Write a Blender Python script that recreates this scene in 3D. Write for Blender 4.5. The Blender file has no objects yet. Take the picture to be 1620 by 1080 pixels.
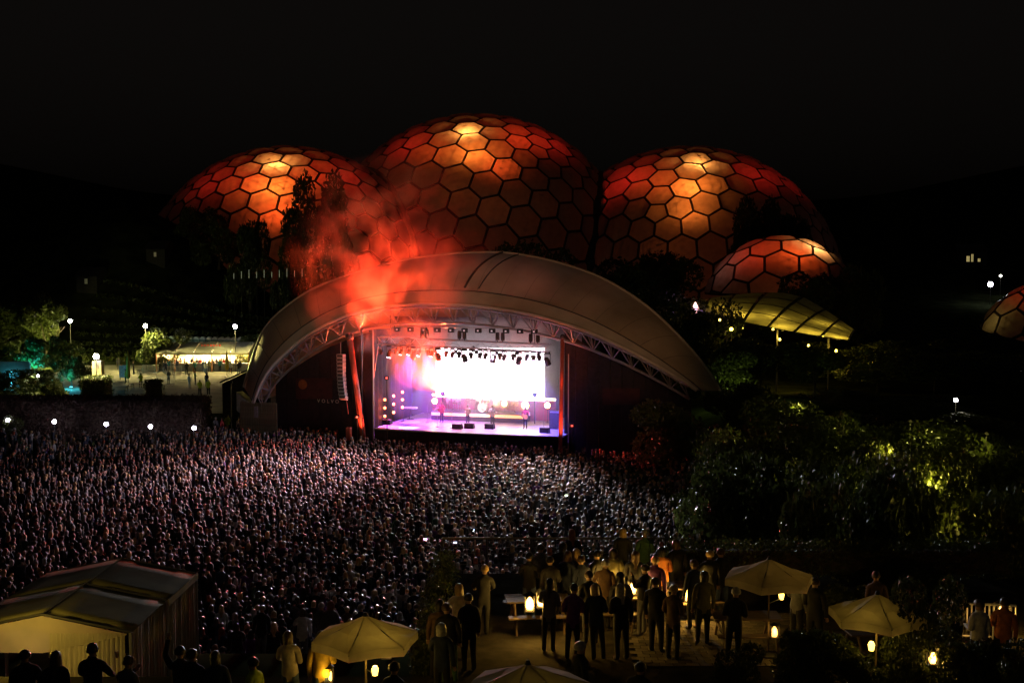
import bpy, bmesh, math, random
import numpy as np
from mathutils import Vector, Matrix, noise as mnoise
random.seed(7); rng = np.random.default_rng(7)
R_ = math.radians
sc = bpy.context.scene
COL = sc.collection

# ------------------------------------------------------------------ camera
CAMZ, FPX, HOR = 15.1, 1800.0, 430.0
PITCH = math.atan((540 - HOR) / FPX)
cam_d = bpy.data.cameras.new('camera'); cam = bpy.data.objects.new('camera', cam_d); COL.objects.link(cam)
cam_d.sensor_width = 36; cam_d.lens = 36 * FPX / 1620; cam_d.clip_start = 0.1; cam_d.clip_end = 3000
cam.location = (0, 0, CAMZ); cam.rotation_euler = (math.pi / 2 - PITCH, 0, 0)
sc.camera = cam
# ------------------------------------------------------------------ world: night sky, and a trace of moonlight
w = bpy.data.worlds.new('World'); sc.world = w; w.use_nodes = True
nt = w.node_tree; nt.nodes.clear()
out = nt.nodes.new('ShaderNodeOutputWorld'); bg = nt.nodes.new('ShaderNodeBackground')
sky = nt.nodes.new('ShaderNodeTexSky'); sky.sky_type = 'NISHITA'; sky.sun_disc = False
sky.sun_elevation = R_(1.0); sky.sun_rotation = R_(170); sky.dust_density = 6.0
hs = nt.nodes.new('ShaderNodeHueSaturation'); hs.inputs['Saturation'].default_value = 0.15
tint = nt.nodes.new('ShaderNodeMix'); tint.data_type = 'RGBA'; tint.blend_type = 'MULTIPLY'; tint.inputs[0].default_value = 1
tint.inputs['B'].default_value = (1.0, 0.82, 0.74, 1)
nt.links.new(sky.outputs[0], hs.inputs['Color']); nt.links.new(hs.outputs[0], tint.inputs['A'])
nt.links.new(tint.outputs['Result'], bg.inputs[0]); nt.links.new(bg.outputs[0], out.inputs[0])
bg.inputs[1].default_value = 0.0050
sl = bpy.data.lights.new('moonlight', 'SUN'); sl.energy = 0.004; sl.angle = R_(0.5); sl.color = (1, 0.93, 0.85)
so = bpy.data.objects.new('moonlight', sl); COL.objects.link(so); so.rotation_euler = (R_(55), 0, R_(-25))
# ------------------------------------------------------------------ view
vs = sc.view_settings; vs.view_transform = 'Standard'; vs.look = 'None'; vs.exposure = 0.0; vs.gamma = 1.0; vs.use_curve_mapping = False
cy = sc.cycles
cy.use_denoising = True
cy.use_adaptive_sampling = False
try: cy.denoiser = 'OPENIMAGEDENOISE'
except Exception: pass
cy.max_bounces = 5; cy.diffuse_bounces = 2; cy.glossy_bounces = 2; cy.transmission_bounces = 3; cy.transparent_max_bounces = 8
cy.volume_bounces = 0; cy.volume_step_rate = 1.0; cy.volume_max_steps = 256
cy.caustics_reflective = False; cy.caustics_refractive = False
cy.sample_clamp_indirect = 4.0; cy.sample_clamp_direct = 0.0

# ------------------------------------------------------------------ pixel helpers (1620 x 1080 photograph)
_f = Vector((0, math.cos(PITCH), -math.sin(PITCH))); _u = Vector((0, math.sin(PITCH), math.cos(PITCH)))
CAM = Vector((0, 0, CAMZ))
def ray(px, py): return _f + Vector((1, 0, 0)) * ((px - 810) / FPX) + _u * ((540 - py) / FPX)
def at(px, py, Y): d = ray(px, py); return CAM + d * (Y / d.y)
def onz(px, py, z): d = ray(px, py); return CAM + d * ((z - CAMZ) / d.z)
# stage frame: centre of the stage front, along (e) and into (n) the stage
_L = onz(592, 677, 2.2); _R = onz(890, 690, 2.2)
SM = (_L + _R) / 2; SM.z = 0
SE = (_R - _L); SE.z = 0; SW = SE.length; SE.normalize(); SN = Vector((-SE.y, SE.x, 0))
def S(a, b, z): return SM + SE * a + SN * b + Vector((0, 0, z))
def onst(px, py, b=0.0):
    d = ray(px, py); t = ((SM + SN * b - CAM).dot(SN)) / d.dot(SN); return CAM + d * t
SROT = math.atan2(SE.y, SE.x)

# ------------------------------------------------------------------ materials
MATS = {}
def mat(name, rgb, rough=0.7, var=0.25, scale=3.0, bump=0.0, metal=0.0, spec=0.5, emit=None, estr=0.0, objcol=False, attr=None, trans=0.0):
    if name in MATS: return MATS[name]
    m = bpy.data.materials.new(name); m.use_nodes = True; MATS[name] = m
    n = m.node_tree.nodes; l = m.node_tree.links
    b = n['Principled BSDF']; b.inputs['Roughness'].default_value = rough; b.inputs['Metallic'].default_value = metal
    b.inputs['Specular IOR Level'].default_value = spec
    tc = n.new('ShaderNodeTexCoord'); nz = n.new('ShaderNodeTexNoise'); nz.inputs['Scale'].default_value = scale; nz.inputs['Detail'].default_value = 5
    l.new(tc.outputs['Object'], nz.inputs['Vector'])
    mx = n.new('ShaderNodeMix'); mx.data_type = 'RGBA'; mx.blend_type = 'MULTIPLY'; mx.inputs[0].default_value = 1.0
    rp = n.new('ShaderNodeMapRange'); rp.inputs['From Min'].default_value = 0.3; rp.inputs['From Max'].default_value = 0.7
    rp.inputs['To Min'].default_value = 1 - var; rp.inputs['To Max'].default_value = 1 + var
    l.new(nz.outputs['Fac'], rp.inputs[0]); l.new(rp.outputs[0], mx.inputs['B'])
    if objcol:
        oi = n.new('ShaderNodeObjectInfo'); l.new(oi.outputs['Color'], mx.inputs['A'])
    elif attr:
        at_ = n.new('ShaderNodeAttribute'); at_.attribute_name = attr; l.new(at_.outputs['Color'], mx.inputs['A'])
    else:
        mx.inputs['A'].default_value = (*rgb, 1)
    l.new(mx.outputs['Result'], b.inputs['Base Color'])
    if bump:
        bp = n.new('ShaderNodeBump'); bp.inputs['Strength'].default_value = bump; bp.inputs['Distance'].default_value = 0.05
        l.new(nz.outputs['Fac'], bp.inputs['Height']); l.new(bp.outputs[0], b.inputs['Normal'])
    if emit:
        b.inputs['Emission Color'].default_value = (*emit, 1); b.inputs['Emission Strength'].default_value = estr
    if trans:
        tr = n.new('ShaderNodeBsdfTranslucent'); ms = n.new('ShaderNodeMixShader'); ms.inputs[0].default_value = trans
        l.new(mx.outputs['Result'], tr.inputs[0]); l.new(b.outputs[0], ms.inputs[1]); l.new(tr.outputs[0], ms.inputs[2])
        l.new(ms.outputs[0], n['Material Output'].inputs[0])
    return m
def glow(name, rgb, strength):
    """a lamp's own lit glass or a lit screen"""
    if name in MATS: return MATS[name]
    m = bpy.data.materials.new(name); m.use_nodes = True; MATS[name] = m
    n = m.node_tree.nodes; b = n['Principled BSDF']; b.inputs['Base Color'].default_value = (0.8, 0.8, 0.8, 1)
    b.inputs['Emission Color'].default_value = (*rgb, 1); b.inputs['Emission Strength'].default_value = strength
    return m

# ------------------------------------------------------------------ mesh builder
class MB:
    def __init__(s): s.v = []; s.f = []
    def add(s, vs, fs):
        o = len(s.v); s.v += [tuple(v) for v in vs]; s.f += [tuple(i + o for i in f) for f in fs]; return s
    def box(s, lo, hi, M=None):
        x0, y0, z0 = lo; x1, y1, z1 = hi
        v = [Vector(p) for p in ((x0,y0,z0),(x1,y0,z0),(x1,y1,z0),(x0,y1,z0),(x0,y0,z1),(x1,y0,z1),(x1,y1,z1),(x0,y1,z1))]
        if M is not None: v = [M @ p for p in v]
        return s.add(v, [(0,3,2,1),(4,5,6,7),(0,1,5,4),(1,2,6,5),(2,3,7,6),(3,0,4,7)])
    def bevbox(s, lo, hi, c=0.03, M=None):
        x0, y0, z0 = lo; x1, y1, z1 = hi; rings = []
        def ring(z, k): return [(x0+k,y0+c,z),(x0+c,y0+k,z),(x1-c,y0+k,z),(x1-k,y0+c,z),(x1-k,y1-c,z),(x1-c,y1-k,z),(x0+c,y1-k,z),(x0+k,y1-c,z)]
        v = ring(z0, c*.5) + ring(z0+c, 0) + ring(z1-c, 0) + ring(z1, c*.5)
        f = [tuple(range(7,-1,-1)), tuple(range(24,32))]
        for r in range(3):
            for i in range(8): j=(i+1)%8; f.append((r*8+i, r*8+j, r*8+8+j, r*8+8+i))
        v = [Vector(p) for p in v]
        if M is not None: v = [M @ p for p in v]
        return s.add(v, f)
    def tube(s, pts, r, n=6, cap=True):
        pts = [Vector(p) for p in pts]; rs = r if isinstance(r, (list, tuple)) else [r]*len(pts)
        v = []; f = []; prev = None
        for i, p in enumerate(pts):
            t = (pts[min(i+1, len(pts)-1)] - pts[max(i-1, 0)])
            if t.length < 1e-9: t = Vector((0,0,1))
            t.normalize()
            if prev is None:
                a = t.orthogonal().normalized()
            else:
                a = prev - t * prev.dot(t); a = a.normalized() if a.length > 1e-6 else t.orthogonal().normalized()
            prev = a; b = t.cross(a)
            for k in range(n):
                an = 2*math.pi*k/n; v.append(p + (a*math.cos(an) + b*math.sin(an))*rs[i])
        for i in range(len(pts)-1):
            for k in range(n):
                j=(k+1)%n; f.append((i*n+k, i*n+j, (i+1)*n+j, (i+1)*n+k))
        if cap: f.append(tuple(range(n-1,-1,-1))); f.append(tuple((len(pts)-1)*n+k for k in range(n)))
        return s.add(v, f)
    def lathe(s, prof, n=12, M=None, sx=1.0, sy=1.0):
        v = []; f = []
        for r, z in prof:
            for k in range(n): an=2*math.pi*k/n; v.append(Vector((r*math.cos(an)*sx, r*math.sin(an)*sy, z)))
        m = len(prof)
        for i in range(m-1):
            for k in range(n): j=(k+1)%n; f.append((i*n+k, i*n+j, (i+1)*n+j, (i+1)*n+k))
        f.append(tuple(range(n-1,-1,-1))); f.append(tuple((m-1)*n+k for k in range(n)))
        if M is not None: v = [M @ p for p in v]
        return s.add(v, f)
    def ball(s, c, r, n=10, m=7, sc_=(1,1,1)):
        pr = [(max(1e-3, math.sin(math.pi*i/m)), -math.cos(math.pi*i/m)) for i in range(m+1)]
        c = Vector(c)
        M = Matrix.Translation(c) @ Matrix.Diagonal((r*sc_[0], r*sc_[1], r*sc_[2], 1))
        return s.lathe(pr, n, M)
    def mesh(s, name, smooth=False):
        me = bpy.data.meshes.new(name); me.from_pydata(s.v, [], s.f); me.update()
        if smooth: me.polygons.foreach_set('use_smooth', [True]*len(me.polygons))
        return me
    def build(s, name, m, parent=None, smooth=False, world=False):
        """world=True: vertices are given in the world; the parent is an unrotated empty"""
        if world and parent is not None:
            o = Vector(parent.location)
            s.v = [(v[0]-o.x, v[1]-o.y, v[2]-o.z) for v in s.v]
        return link(name, s.mesh(name, smooth), m, parent)
def link(name, me, m=None, parent=None):
    ob = bpy.data.objects.new(name, me); COL.objects.link(ob)
    if m is not None and len(me.materials) == 0: me.materials.append(m)
    if parent is not None: ob.parent = parent
    return ob
def tag(o, label=None, cat=None, group=None, kind=None):
    if label: o['label'] = label
    if cat: o['category'] = cat
    if group: o['group'] = group
    if kind: o['kind'] = kind
    return o
def thing(name, label, cat, loc=(0,0,0), rz=0.0, group=None):
    o = bpy.data.objects.new(name, None); COL.objects.link(o); o.location = loc; o.rotation_euler = (0,0,rz); o.empty_display_size = 0.3
    return tag(o, label, cat, group)
def copy_tree(o, parent=None):
    c = o.copy(); COL.objects.link(c); c.parent = parent
    for ch in list(o.children): copy_tree(ch, c)
    return c
_UC = None
def strut(name, p, q, r, m, parent, n=6, world=True):
    """one straight member, its own object, sharing one unit-cylinder mesh per material"""
    key = 'unit_' + m.name + str(n)
    me = bpy.data.meshes.get(key)
    if me is None:
        b = MB(); b.lathe([(1, 0), (1, 1)], n); me = b.mesh(key); me.materials.append(m)
    ob = bpy.data.objects.new(name, me); COL.objects.link(ob)
    p = Vector(p); q = Vector(q)
    if parent is not None:
        ob.parent = parent
        if world: p = p - Vector(parent.location); q = q - Vector(parent.location)
    d = q - p
    ob.rotation_mode = 'QUATERNION'; ob.rotation_quaternion = d.to_track_quat('Z', 'Y')
    ob.location = p; ob.scale = (r, r, d.length)
    return ob
def point(name, loc, energy, color, radius=0.1, parent=None, world=True):
    l = bpy.data.lights.new(name, 'POINT'); l.energy = energy; l.color = color; l.shadow_soft_size = radius
    o = bpy.data.objects.new(name, l); COL.objects.link(o); o.location = Vector(loc)
    if parent is not None:
        o.parent = parent
        if world: o.location = Vector(loc) - Vector(parent.location)
    return o
def spot(name, loc, target, energy, color, deg, blend=0.3, radius=0.1, parent=None):
    l = bpy.data.lights.new(name, 'SPOT'); l.energy = energy; l.color = color; l.shadow_soft_size = radius
    l.spot_size = R_(deg); l.spot_blend = blend
    o = bpy.data.objects.new(name, l); COL.objects.link(o); o.location = Vector(loc)
    if parent is not None: o.parent = parent; o.location = Vector(loc) - Vector(parent.location)
    d = Vector(target) - Vector(loc); o.rotation_euler = d.to_track_quat('-Z', 'Y').to_euler()
    return o
def interp(curve, t):
    """curve: list of points; t in 0..1 by index-free arc length"""
    P = [Vector(p) for p in curve]; L = [0]
    for i in range(1, len(P)): L.append(L[-1] + (P[i]-P[i-1]).length)
    d = t * L[-1]
    for i in range(1, len(P)):
        if d <= L[i] or i == len(P)-1:
            k = (d - L[i-1]) / max(1e-9, L[i]-L[i-1]); return P[i-1].lerp(P[i], k)
def smoothcurve(P, it=2):
    P = [Vector(p) for p in P]
    for _ in range(it):
        Q = [P[0]]
        for i in range(len(P)-1): Q.append(P[i].lerp(P[i+1], .25)); Q.append(P[i].lerp(P[i+1], .75))
        Q.append(P[-1]); P = Q
    return P
def sstep(a, b, x): t = min(1, max(0, (x-a)/(b-a))); return t*t*(3-2*t)

# shared materials
M_BLACK = mat('black_paint', (0.02, 0.02, 0.022), 0.55, 0.3, 8)
M_STEEL = mat('grey_steel', (0.35, 0.35, 0.36), 0.4, 0.2, 10, metal=0.6)
M_DARKSTEEL = mat('dark_steel', (0.07, 0.068, 0.065), 0.5, 0.3, 6, metal=0.3)
M_ALU = mat('aluminium', (0.55, 0.55, 0.57), 0.35, 0.15, 12, metal=0.7)
M_WHITE = mat('white_plastic', (0.75, 0.75, 0.73), 0.5, 0.1, 5)
M_WOOD = mat('weathered_wood', (0.22, 0.16, 0.09), 0.75, 0.4, 4, 0.3)

# ================================================================== TERRAIN
def ground(x, y):
    h = 0.0
    h += 1.0 * sstep(103, 112, y) * (1 - sstep(-26, -20, x))                    # plaza by the bar
    h += 0.14 * max(0.0, min(y, 320) - 172) * sstep(172, 200, y)
    h += 20 * math.exp(-((x + 77) / 24) ** 2 - ((y - 222) / 22) ** 2)           # shoulder of the pit, left
    h += 26 * sstep(320, 520, y)
    h += 30 * sstep(120, 330, abs(x)) * sstep(60, 200, y)
    h += 3.2 * sstep(9.5 + max(0, (y - 60)) * .06, 26, x) * (1 - sstep(95, 150, y)) * sstep(30, 45, y)   # planted bank, right
    f = 1 - sstep(31.5, 40, y)
    h = h * (1 - f) + f * 4.2
    return h
def axis(segs):
    a = []
    for lo, hi, st in segs: a += list(np.arange(lo, hi, st))
    return a + [segs[-1][1]]
_xs = axis([(-900,-300,60),(-300,-90,10),(-90,60,2.5),(60,300,10),(300,900,60)])
_ys = axis([(-60,10,10),(10,130,1.5),(130,300,4),(300,500,15),(500,1500,100)])
_v = [(x, y, ground(x, y) - 0.01) for y in _ys for x in _xs]; _nx = len(_xs)
_fc = [(j*_nx+i, j*_nx+i+1, (j+1)*_nx+i+1, (j+1)*_nx+i) for j in range(len(_ys)-1) for i in range(_nx-1)]
_m = MB(); _m.add(_v, _fc)
M_EARTH = mat('dark_turf', (0.030, 0.036, 0.016), 1.0, 0.6, 0.35, 0.5, spec=0.0)
tag(_m.build('ground', M_EARTH, None, True), kind='structure')
# paved plaza sheet by the bar, lying just over the turf
_m = MB(); _g = []
_px = np.linspace(-64, -24, 21); _py = np.linspace(113, 171, 24)
_m.add([(x, y, ground(x, y) + 0.02) for y in _py for x in _px], [(j*21+i, j*21+i+1, (j+1)*21+i+1, (j+1)*21+i) for j in range(23) for i in range(20)])
M_ASPH = mat('pale_worn_asphalt', (0.17, 0.16, 0.13), 0.9, 0.35, 0.6, 0.2)
tag(_m.build('plaza_pavement', M_ASPH, None, True), kind='structure')

# ================================================================== DOMES
def goldberg(fr):
    p = (1 + 5 ** .5) / 2
    V = np.array([(-1,p,0),(1,p,0),(-1,-p,0),(1,-p,0),(0,-1,p),(0,1,p),(0,-1,-p),(0,1,-p),(p,0,-1),(p,0,1),(-p,0,-1),(-p,0,1)], float)
    F = [(0,11,5),(0,5,1),(0,1,7),(0,7,10),(0,10,11),(1,5,9),(5,11,4),(11,10,2),(10,7,6),(7,1,8),(3,9,4),(3,4,2),(3,2,6),(3,6,8),(3,8,9),(4,9,5),(2,4,11),(6,2,10),(8,6,7),(9,8,1)]
    vid = {}; vs = []; tris = []
    def gid(q):
        q = q / np.linalg.norm(q); k = tuple(np.round(q, 4))
        if k not in vid: vid[k] = len(vs); vs.append(q)
        return vid[k]
    for a, b, c in F:
        A, B_, C = V[a], V[b], V[c]; g = {}
        for i in range(fr + 1):
            for j in range(fr + 1 - i):
                g[i, j] = gid(A + (B_ - A) * i / fr + (C - A) * j / fr)
        for i in range(fr):
            for j in range(fr - i):
                tris.append((g[i,j], g[i+1,j], g[i,j+1]))
                if i + j < fr - 1: tris.append((g[i+1,j], g[i+1,j+1], g[i,j+1]))
    vs = np.array(vs); cen = [vs[list(t)].mean(0) for t in tris]; cen = [c / np.linalg.norm(c) for c in cen]
    nb = [[] for _ in vs]
    for k, t in enumerate(tris):
        for q in t: nb[q].append(k)
    polys = []
    for i, n in enumerate(vs):
        a = np.cross(n, (0, 0, 1) if abs(n[2]) < .9 else (1, 0, 0)); a /= np.linalg.norm(a); b = np.cross(n, a)
        ks = sorted(nb[i], key=lambda k: math.atan2(cen[k] @ b, cen[k] @ a))
        polys.append([Vector(cen[k]) for k in ks])
    return polys
def clip(poly, pt, nr):
    """keep the side where (p - pt).nr >= 0"""
    o = []
    for i in range(len(poly)):
        a, b = poly[i], poly[(i+1) % len(poly)]; da = (a-pt).dot(nr); db = (b-pt).dot(nr)
        if da >= 0: o.append(a)
        if da * db < 0: o.append(a.lerp(b, da / (da - db)))
    return o
M_ETFE = bpy.data.materials.new('translucent_cushion'); M_ETFE.use_nodes = True
_n = M_ETFE.node_tree.nodes; _l = M_ETFE.node_tree.links; _n.remove(_n['Principled BSDF'])
_tr = _n.new('ShaderNodeBsdfTranslucent'); _gl = _n.new('ShaderNodeBsdfPrincipled'); _ms = _n.new('ShaderNodeMixShader'); _ms.inputs[0].default_value = 0.22
_nz = _n.new('ShaderNodeTexNoise'); _nz.inputs['Scale'].default_value = 1.1; _nz.inputs['Detail'].default_value = 6
_cr = _n.new('ShaderNodeMapRange'); _cr.inputs['From Min'].default_value = .3; _cr.inputs['From Max'].default_value = .7; _cr.inputs['To Min'].default_value = .72; _cr.inputs['To Max'].default_value = .95
_oi = _n.new('ShaderNodeObjectInfo'); _r2 = _n.new('ShaderNodeMapRange'); _r2.inputs['To Min'].default_value = .72; _r2.inputs['To Max'].default_value = 1.0
_mu = _n.new('ShaderNodeMath'); _mu.operation = 'MULTIPLY'
_tc = _n.new('ShaderNodeTexCoord'); _l.new(_tc.outputs['Object'], _nz.inputs['Vector'])
_l.new(_nz.outputs['Fac'], _cr.inputs[0]); _l.new(_oi.outputs['Random'], _r2.inputs[0]); _l.new(_cr.outputs[0], _mu.inputs[0]); _l.new(_r2.outputs[0], _mu.inputs[1])
_l.new(_mu.outputs[0], _tr.inputs[0]); _gl.inputs['Base Color'].default_value = (.5, .48, .45, 1); _gl.inputs['Roughness'].default_value = .25
_l.new(_tr.outputs[0], _ms.inputs[1]); _l.new(_gl.outputs[0], _ms.inputs[2]); _l.new(_ms.outputs[0], _n['Material Output'].inputs[0])
M_FRAME = mat('dome_frame_steel', (0.03, 0.028, 0.027), 0.6, 0.3, 2)

YD = 270.0
def sphere_px(cx, cy, rpx, Y): return at(cx, cy, Y), rpx * Y / FPX
DOMES = {
 'left':   (*sphere_px(462, 469, 232, 250), 7),
 'mid':    (*sphere_px(755, 433, 245, 272), 7),
 'right':  (*sphere_px(1086, 478, 241, YD), 7),
 'small':  (*sphere_px(1234, 497, 122, 214), 3),
 'far':    (*sphere_px(1668, 562, 118, 205), 3),
}
def hit_sphere(px, py, c, r):
    d = ray(px, py).normalized(); oc = CAM - c; b = oc.dot(d); q = b*b - (oc.length_squared - r*r)
    return CAM + d * (-b - math.sqrt(max(0, q)))
def dome(key, label, rot, planes, lights, zmin):
    c, r, fr = DOMES[key]
    t = thing('geodesic_dome', label, 'dome', (c.x, c.y, zmin), 0, 'geodesic domes behind the stage')
    Q = Matrix.Rotation(rot[2], 3, 'Z') @ Matrix.Rotation(rot[1], 3, 'Y') @ Matrix.Rotation(rot[0], 3, 'X')
    view = (CAM - c).normalized(); edges = {}
    brace = MB()
    for poly in goldberg(fr):
        P = [c + (Q @ p) * r for p in poly]
        cen0 = sum(P, Vector()) / len(P)
        if (cen0 - c).normalized().dot(view) < -0.25: continue
        for pt, nr in planes + [(Vector((c.x, c.y, zmin)), Vector((0, 0, 1)))]:
            P = clip(P, pt, nr)
            if len(P) < 3: break
        if len(P) < 3: continue
        per = sum((P[i]-P[i-1]).length for i in range(len(P)))
        if per < 4: continue
        cen = sum(P, Vector()) / len(P); n = (cen - c).normalized(); k = len(P)
        for i in range(k):
            a, b = P[i], P[(i+1) % k]; e = tuple(sorted((tuple(round(x, 1) for x in a), tuple(round(x, 1) for x in b))))
            edges[e] = (a, b)
        rad = sum((p-cen).length for p in P) / k
        def ring(s, h): return [cen + (p-cen)*s + n*h for p in P]
        s0 = 1 - (0.42 if fr == 5 else .30) / max(1.0, rad)
        v = ring(s0, 0.0) + ring(s0 * .93, rad*.06) + ring(s0 * .62, rad*.17) + [cen + n*rad*.22]
        f = []
        for q in range(2):
            for i in range(k): j=(i+1)%k; f.append((q*k+i, q*k+j, (q+1)*k+j, (q+1)*k+i))
        for i in range(k): f.append((2*k+i, 2*k+(i+1)%k, 3*k))
        o = Vector((c.x, c.y, zmin)); m = MB(); m.add([p-o for p in v], f)
        ob = m.build('cushion', M_ETFE, t, True)
        if k == 6 and rad > 2.5:
            I = [cen + (p-cen)*.97 - n*0.35 for p in P]; ci = cen - n*0.35
            for i in range(6):
                brace.tube([I[i], ci], .06, 4, False)
                brace.tube([(I[i]+I[(i+1)%6])/2, (I[(i+2)%6]+I[(i+3)%6])/2], .05, 4, False)
    fm = MB()
    for a, b in edges.values(): fm.tube([a, b], .21, 6)
    fm.build('frame', M_FRAME, t, world=True); brace.build('inner_bracing', M_FRAME, t, world=True)
    for px, py, depth, en, col, rad in lights:
        h = hit_sphere(px, py, c, r); p = h + (c - h).normalized() * depth
        b = MB(); b.lathe([(.1,-.9),(.45,-.5),(.5,0),(.42,.05)], 10, Matrix.Translation(p - Vector((0,0,1.2)))); b.build('floodlight', M_BLACK, t, world=True)
        o_ = (h - c).normalized(); spot('floodlight_lamp', p - Vector((0,0,.3)), p + o_*1.2 + Vector((0,0,.5)), en*1.55, col, 176, 1.0, rad, t)
    q_ = c + (CAM - c).normalized()*r*.62 + Vector((0,0,r*.25)); b = MB(); b.lathe([(.1,-.9),(.45,-.5),(.5,0),(.42,.05)], 10, Matrix.Translation(q_ - Vector((0,0,.8)))); b.build('floodlight', M_BLACK, t, world=True)  # body for the added fill light
    point('interior_fill', q_, r*r*.20, (1,.14,.025), 1.0, t)  # weak wide light added to lift the lower cushions
    return t
def cutplane(k1, k2):
    """plane of the circle in which two spheres meet, normal towards the first"""
    c1, r1, _ = DOMES[k1]; c2, r2, _ = DOMES[k2]; d = c2 - c1; D = d.length; a = (D*D + r1*r1 - r2*r2) / (2*D)
    return c1 + d * (a / D), -d.normalized(), math.sqrt(max(0, r1*r1 - a*a))
HOT = (1.0, 0.34, 0.06); YEL = (1.0, 0.19, 0.02); YEO = (1.0, 0.085, 0.01); ORA = (1.0, 0.045, 0.008); RED = (1.0, 0.02, 0.01)
p_lm = cutplane('left', 'mid'); p_ml = cutplane('mid', 'left'); p_rm = cutplane('right', 'mid'); p_mr = cutplane('mid', 'right')
dome('left', 'wide glowing red dome of hexagonal cushions, partly behind tree silhouettes and smoke', (0.4, 0.2, 0.55), [p_lm[:2]],
     [(437, 262, 1.8, 1402, HOT, .25), (432, 300, 3.2, 1430, YEL, .4), (440, 338, 3.6, 1329, YEO, .4), (400, 290, 5, 638, ORA, .5), (490, 285, 5, 638, ORA, .5), (550, 285, 5, 336, RED, .5), (335, 290, 5, 280, RED, .5)], 8)
dome('mid', 'tallest orange glowing dome rising right behind the stage canopy', (0.15, 0.35, 0.2), [p_ml[:2], p_mr[:2]],
     [(738, 213, 1.8, 1590, HOT, .25), (748, 245, 3.2, 1430, YEL, .4), (785, 262, 3.6, 704, YEO, .4), (690, 240, 4.5, 484, YEO, .5), (645, 235, 5, 364, RED, .5), (820, 222, 4.5, 663, ORA, .5), (868, 228, 5, 364, RED, .5), (715, 300, 4.5, 38, YEL, .5), (770, 330, 6, 19, YEL, .5)], 6)
dome('right', 'round orange glowing dome next to the tallest one, above the small dome', (0.5, 0.1, 0.9), [p_rm[:2]],
     [(1104, 262, 1.8, 1309, HOT, .25), (1095, 298, 3.2, 1430, YEL, .4), (1090, 335, 3.6, 770, YEL, .4), (1045, 290, 4.5, 484, YEO, .5), (1000, 285, 4.5, 462, RED, .5), (955, 310, 5, 224, RED, .5), (1195, 280, 4.5, 302, RED, .5), (1245, 290, 5, 126, RED, .5), (1060, 385, 5, 25, YEL, .5)], 6)
dome('small', 'small low dome with pale orange hexagons above the lit curved roof', (0.1, 0.3, 0.35), [],
     [(1290, 393, 1.8, 850, (1, .4, .1), .2), (1262, 402, 3, 558, YEO, .4), (1195, 402, 4, 303, ORA, .5), (1150, 425, 3.5, 68, (1,.3,.2), .4)], 11)
dome('far', 'dome with large dim cushions cut off beside the wooded slope', (0.3, 0.6, 0.1), [],
     [(1620, 466, 3.5, .5*166, ORA, .5), (1575, 508, 3, 45, (1, .6, .12), .3)], -1)
# steel arches where neighbouring domes meet
for (pt, nr, rr), lab in ((p_lm, 'dark curved steel arch between the wide red dome and the tallest dome'), (p_rm, 'dark curved steel arch between the tallest dome and the round orange dome')):
    a = nr.cross(Vector((0,0,1))).normalized(); b = a.cross(nr).normalized()
    if b.z < 0: b = -b
    pts = [pt + (a*math.cos(th) + b*math.sin(th)) * (rr + .2) for th in np.linspace(-.35, math.pi+.35, 60)]
    pts = [p for p in pts if p.z > 6]
    ar = thing('dome_arch', lab, 'arch', (pt.x, pt.y, 6), 0, 'steel arches between the domes')
    m = MB(); m.tube(pts, 1.15, 8); m.build('chord', M_FRAME, ar, True, True)
    m = MB(); m.tube([p + nr*1.6 for p in pts], .3, 6); m.build('gutter', M_FRAME, ar, True, True)

# ================================================================== STAGE CANOPY
A_px = [(401,637),(415,599),(434,573),(478,534),(520,510),(561,493),(610,484),(660,480),(720,481),(760,484),(831,494),(908,515),(967,540),(1027,570),(1086,605),(1103,617)]
B_px = [(386,612),(398,570),(416,519),(449,487),(493,457),(538,440),(600,420),(680,404),(778,398),(834,404),(893,418),(953,439),(1012,475),(1056,513),(1101,561),(1127,596),(1139,618)]
A3 = smoothcurve([onst(x, y, -1.2) for x, y in A_px]); 
B3 = smoothcurve([onst(x, y, -1.0 + 7.0 * math.sin(math.pi * max(0, min(1, i/(len(B_px)-1)))) ** .6) for i, (x, y) in enumerate(B_px)])
can = thing('stage_canopy', 'huge arched fabric canopy with a curved lattice truss over the stage', 'stage canopy', S(0, 3, 0))
M_FAB = mat('tensile_fabric', (0.42, 0.35, 0.25), 0.7, 0.3, 0.22, 0.25, spec=0.3, trans=0.06)
M_LIP = mat('fabric_lip', (0.50, 0.47, 0.40), 0.6, 0.15, 0.6, 0.1)
NU = 22
def shell(u, v):
    a = interp(A3, u); b = interp(B3, u); p = a.lerp(b, v)
    up = Vector((0, 0, 1)); bul = 0.9 * math.sin(math.pi * min(1, v)) * math.sin(math.pi * u) ** .5
    return p + (up * .8 - SN * .6) * bul
def back(u, w_):
    b = interp(B3, u); q = interp(A3, u) + SN * (14.5 * math.sin(math.pi*u) ** .5 + 1.5); q.z = min(q.z, b.z) - 2.2 * math.sin(math.pi*u)
    p = b.lerp(q, w_); p.z += 1.3 * math.sin(math.pi * w_) * math.sin(math.pi*u); return p
def panel(fn, u0, u1, vs, name, m, nu=4, sag=0.0):
    b = MB(); v = []; nv = len(vs)
    for i in range(nu + 1):
        k = i / nu; u = u0 + (u1-u0)*k
        for q in vs:
            p = Vector(fn(u, q)); p.z -= sag * math.sin(math.pi*k); v.append(p)
    b.add(v, [(i*nv+j, (i+1)*nv+j, (i+1)*nv+j+1, i*nv+j+1) for i in range(nu) for j in range(nv-1)])
    ob = b.build(name, m, can, True, True)
    return ob
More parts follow.
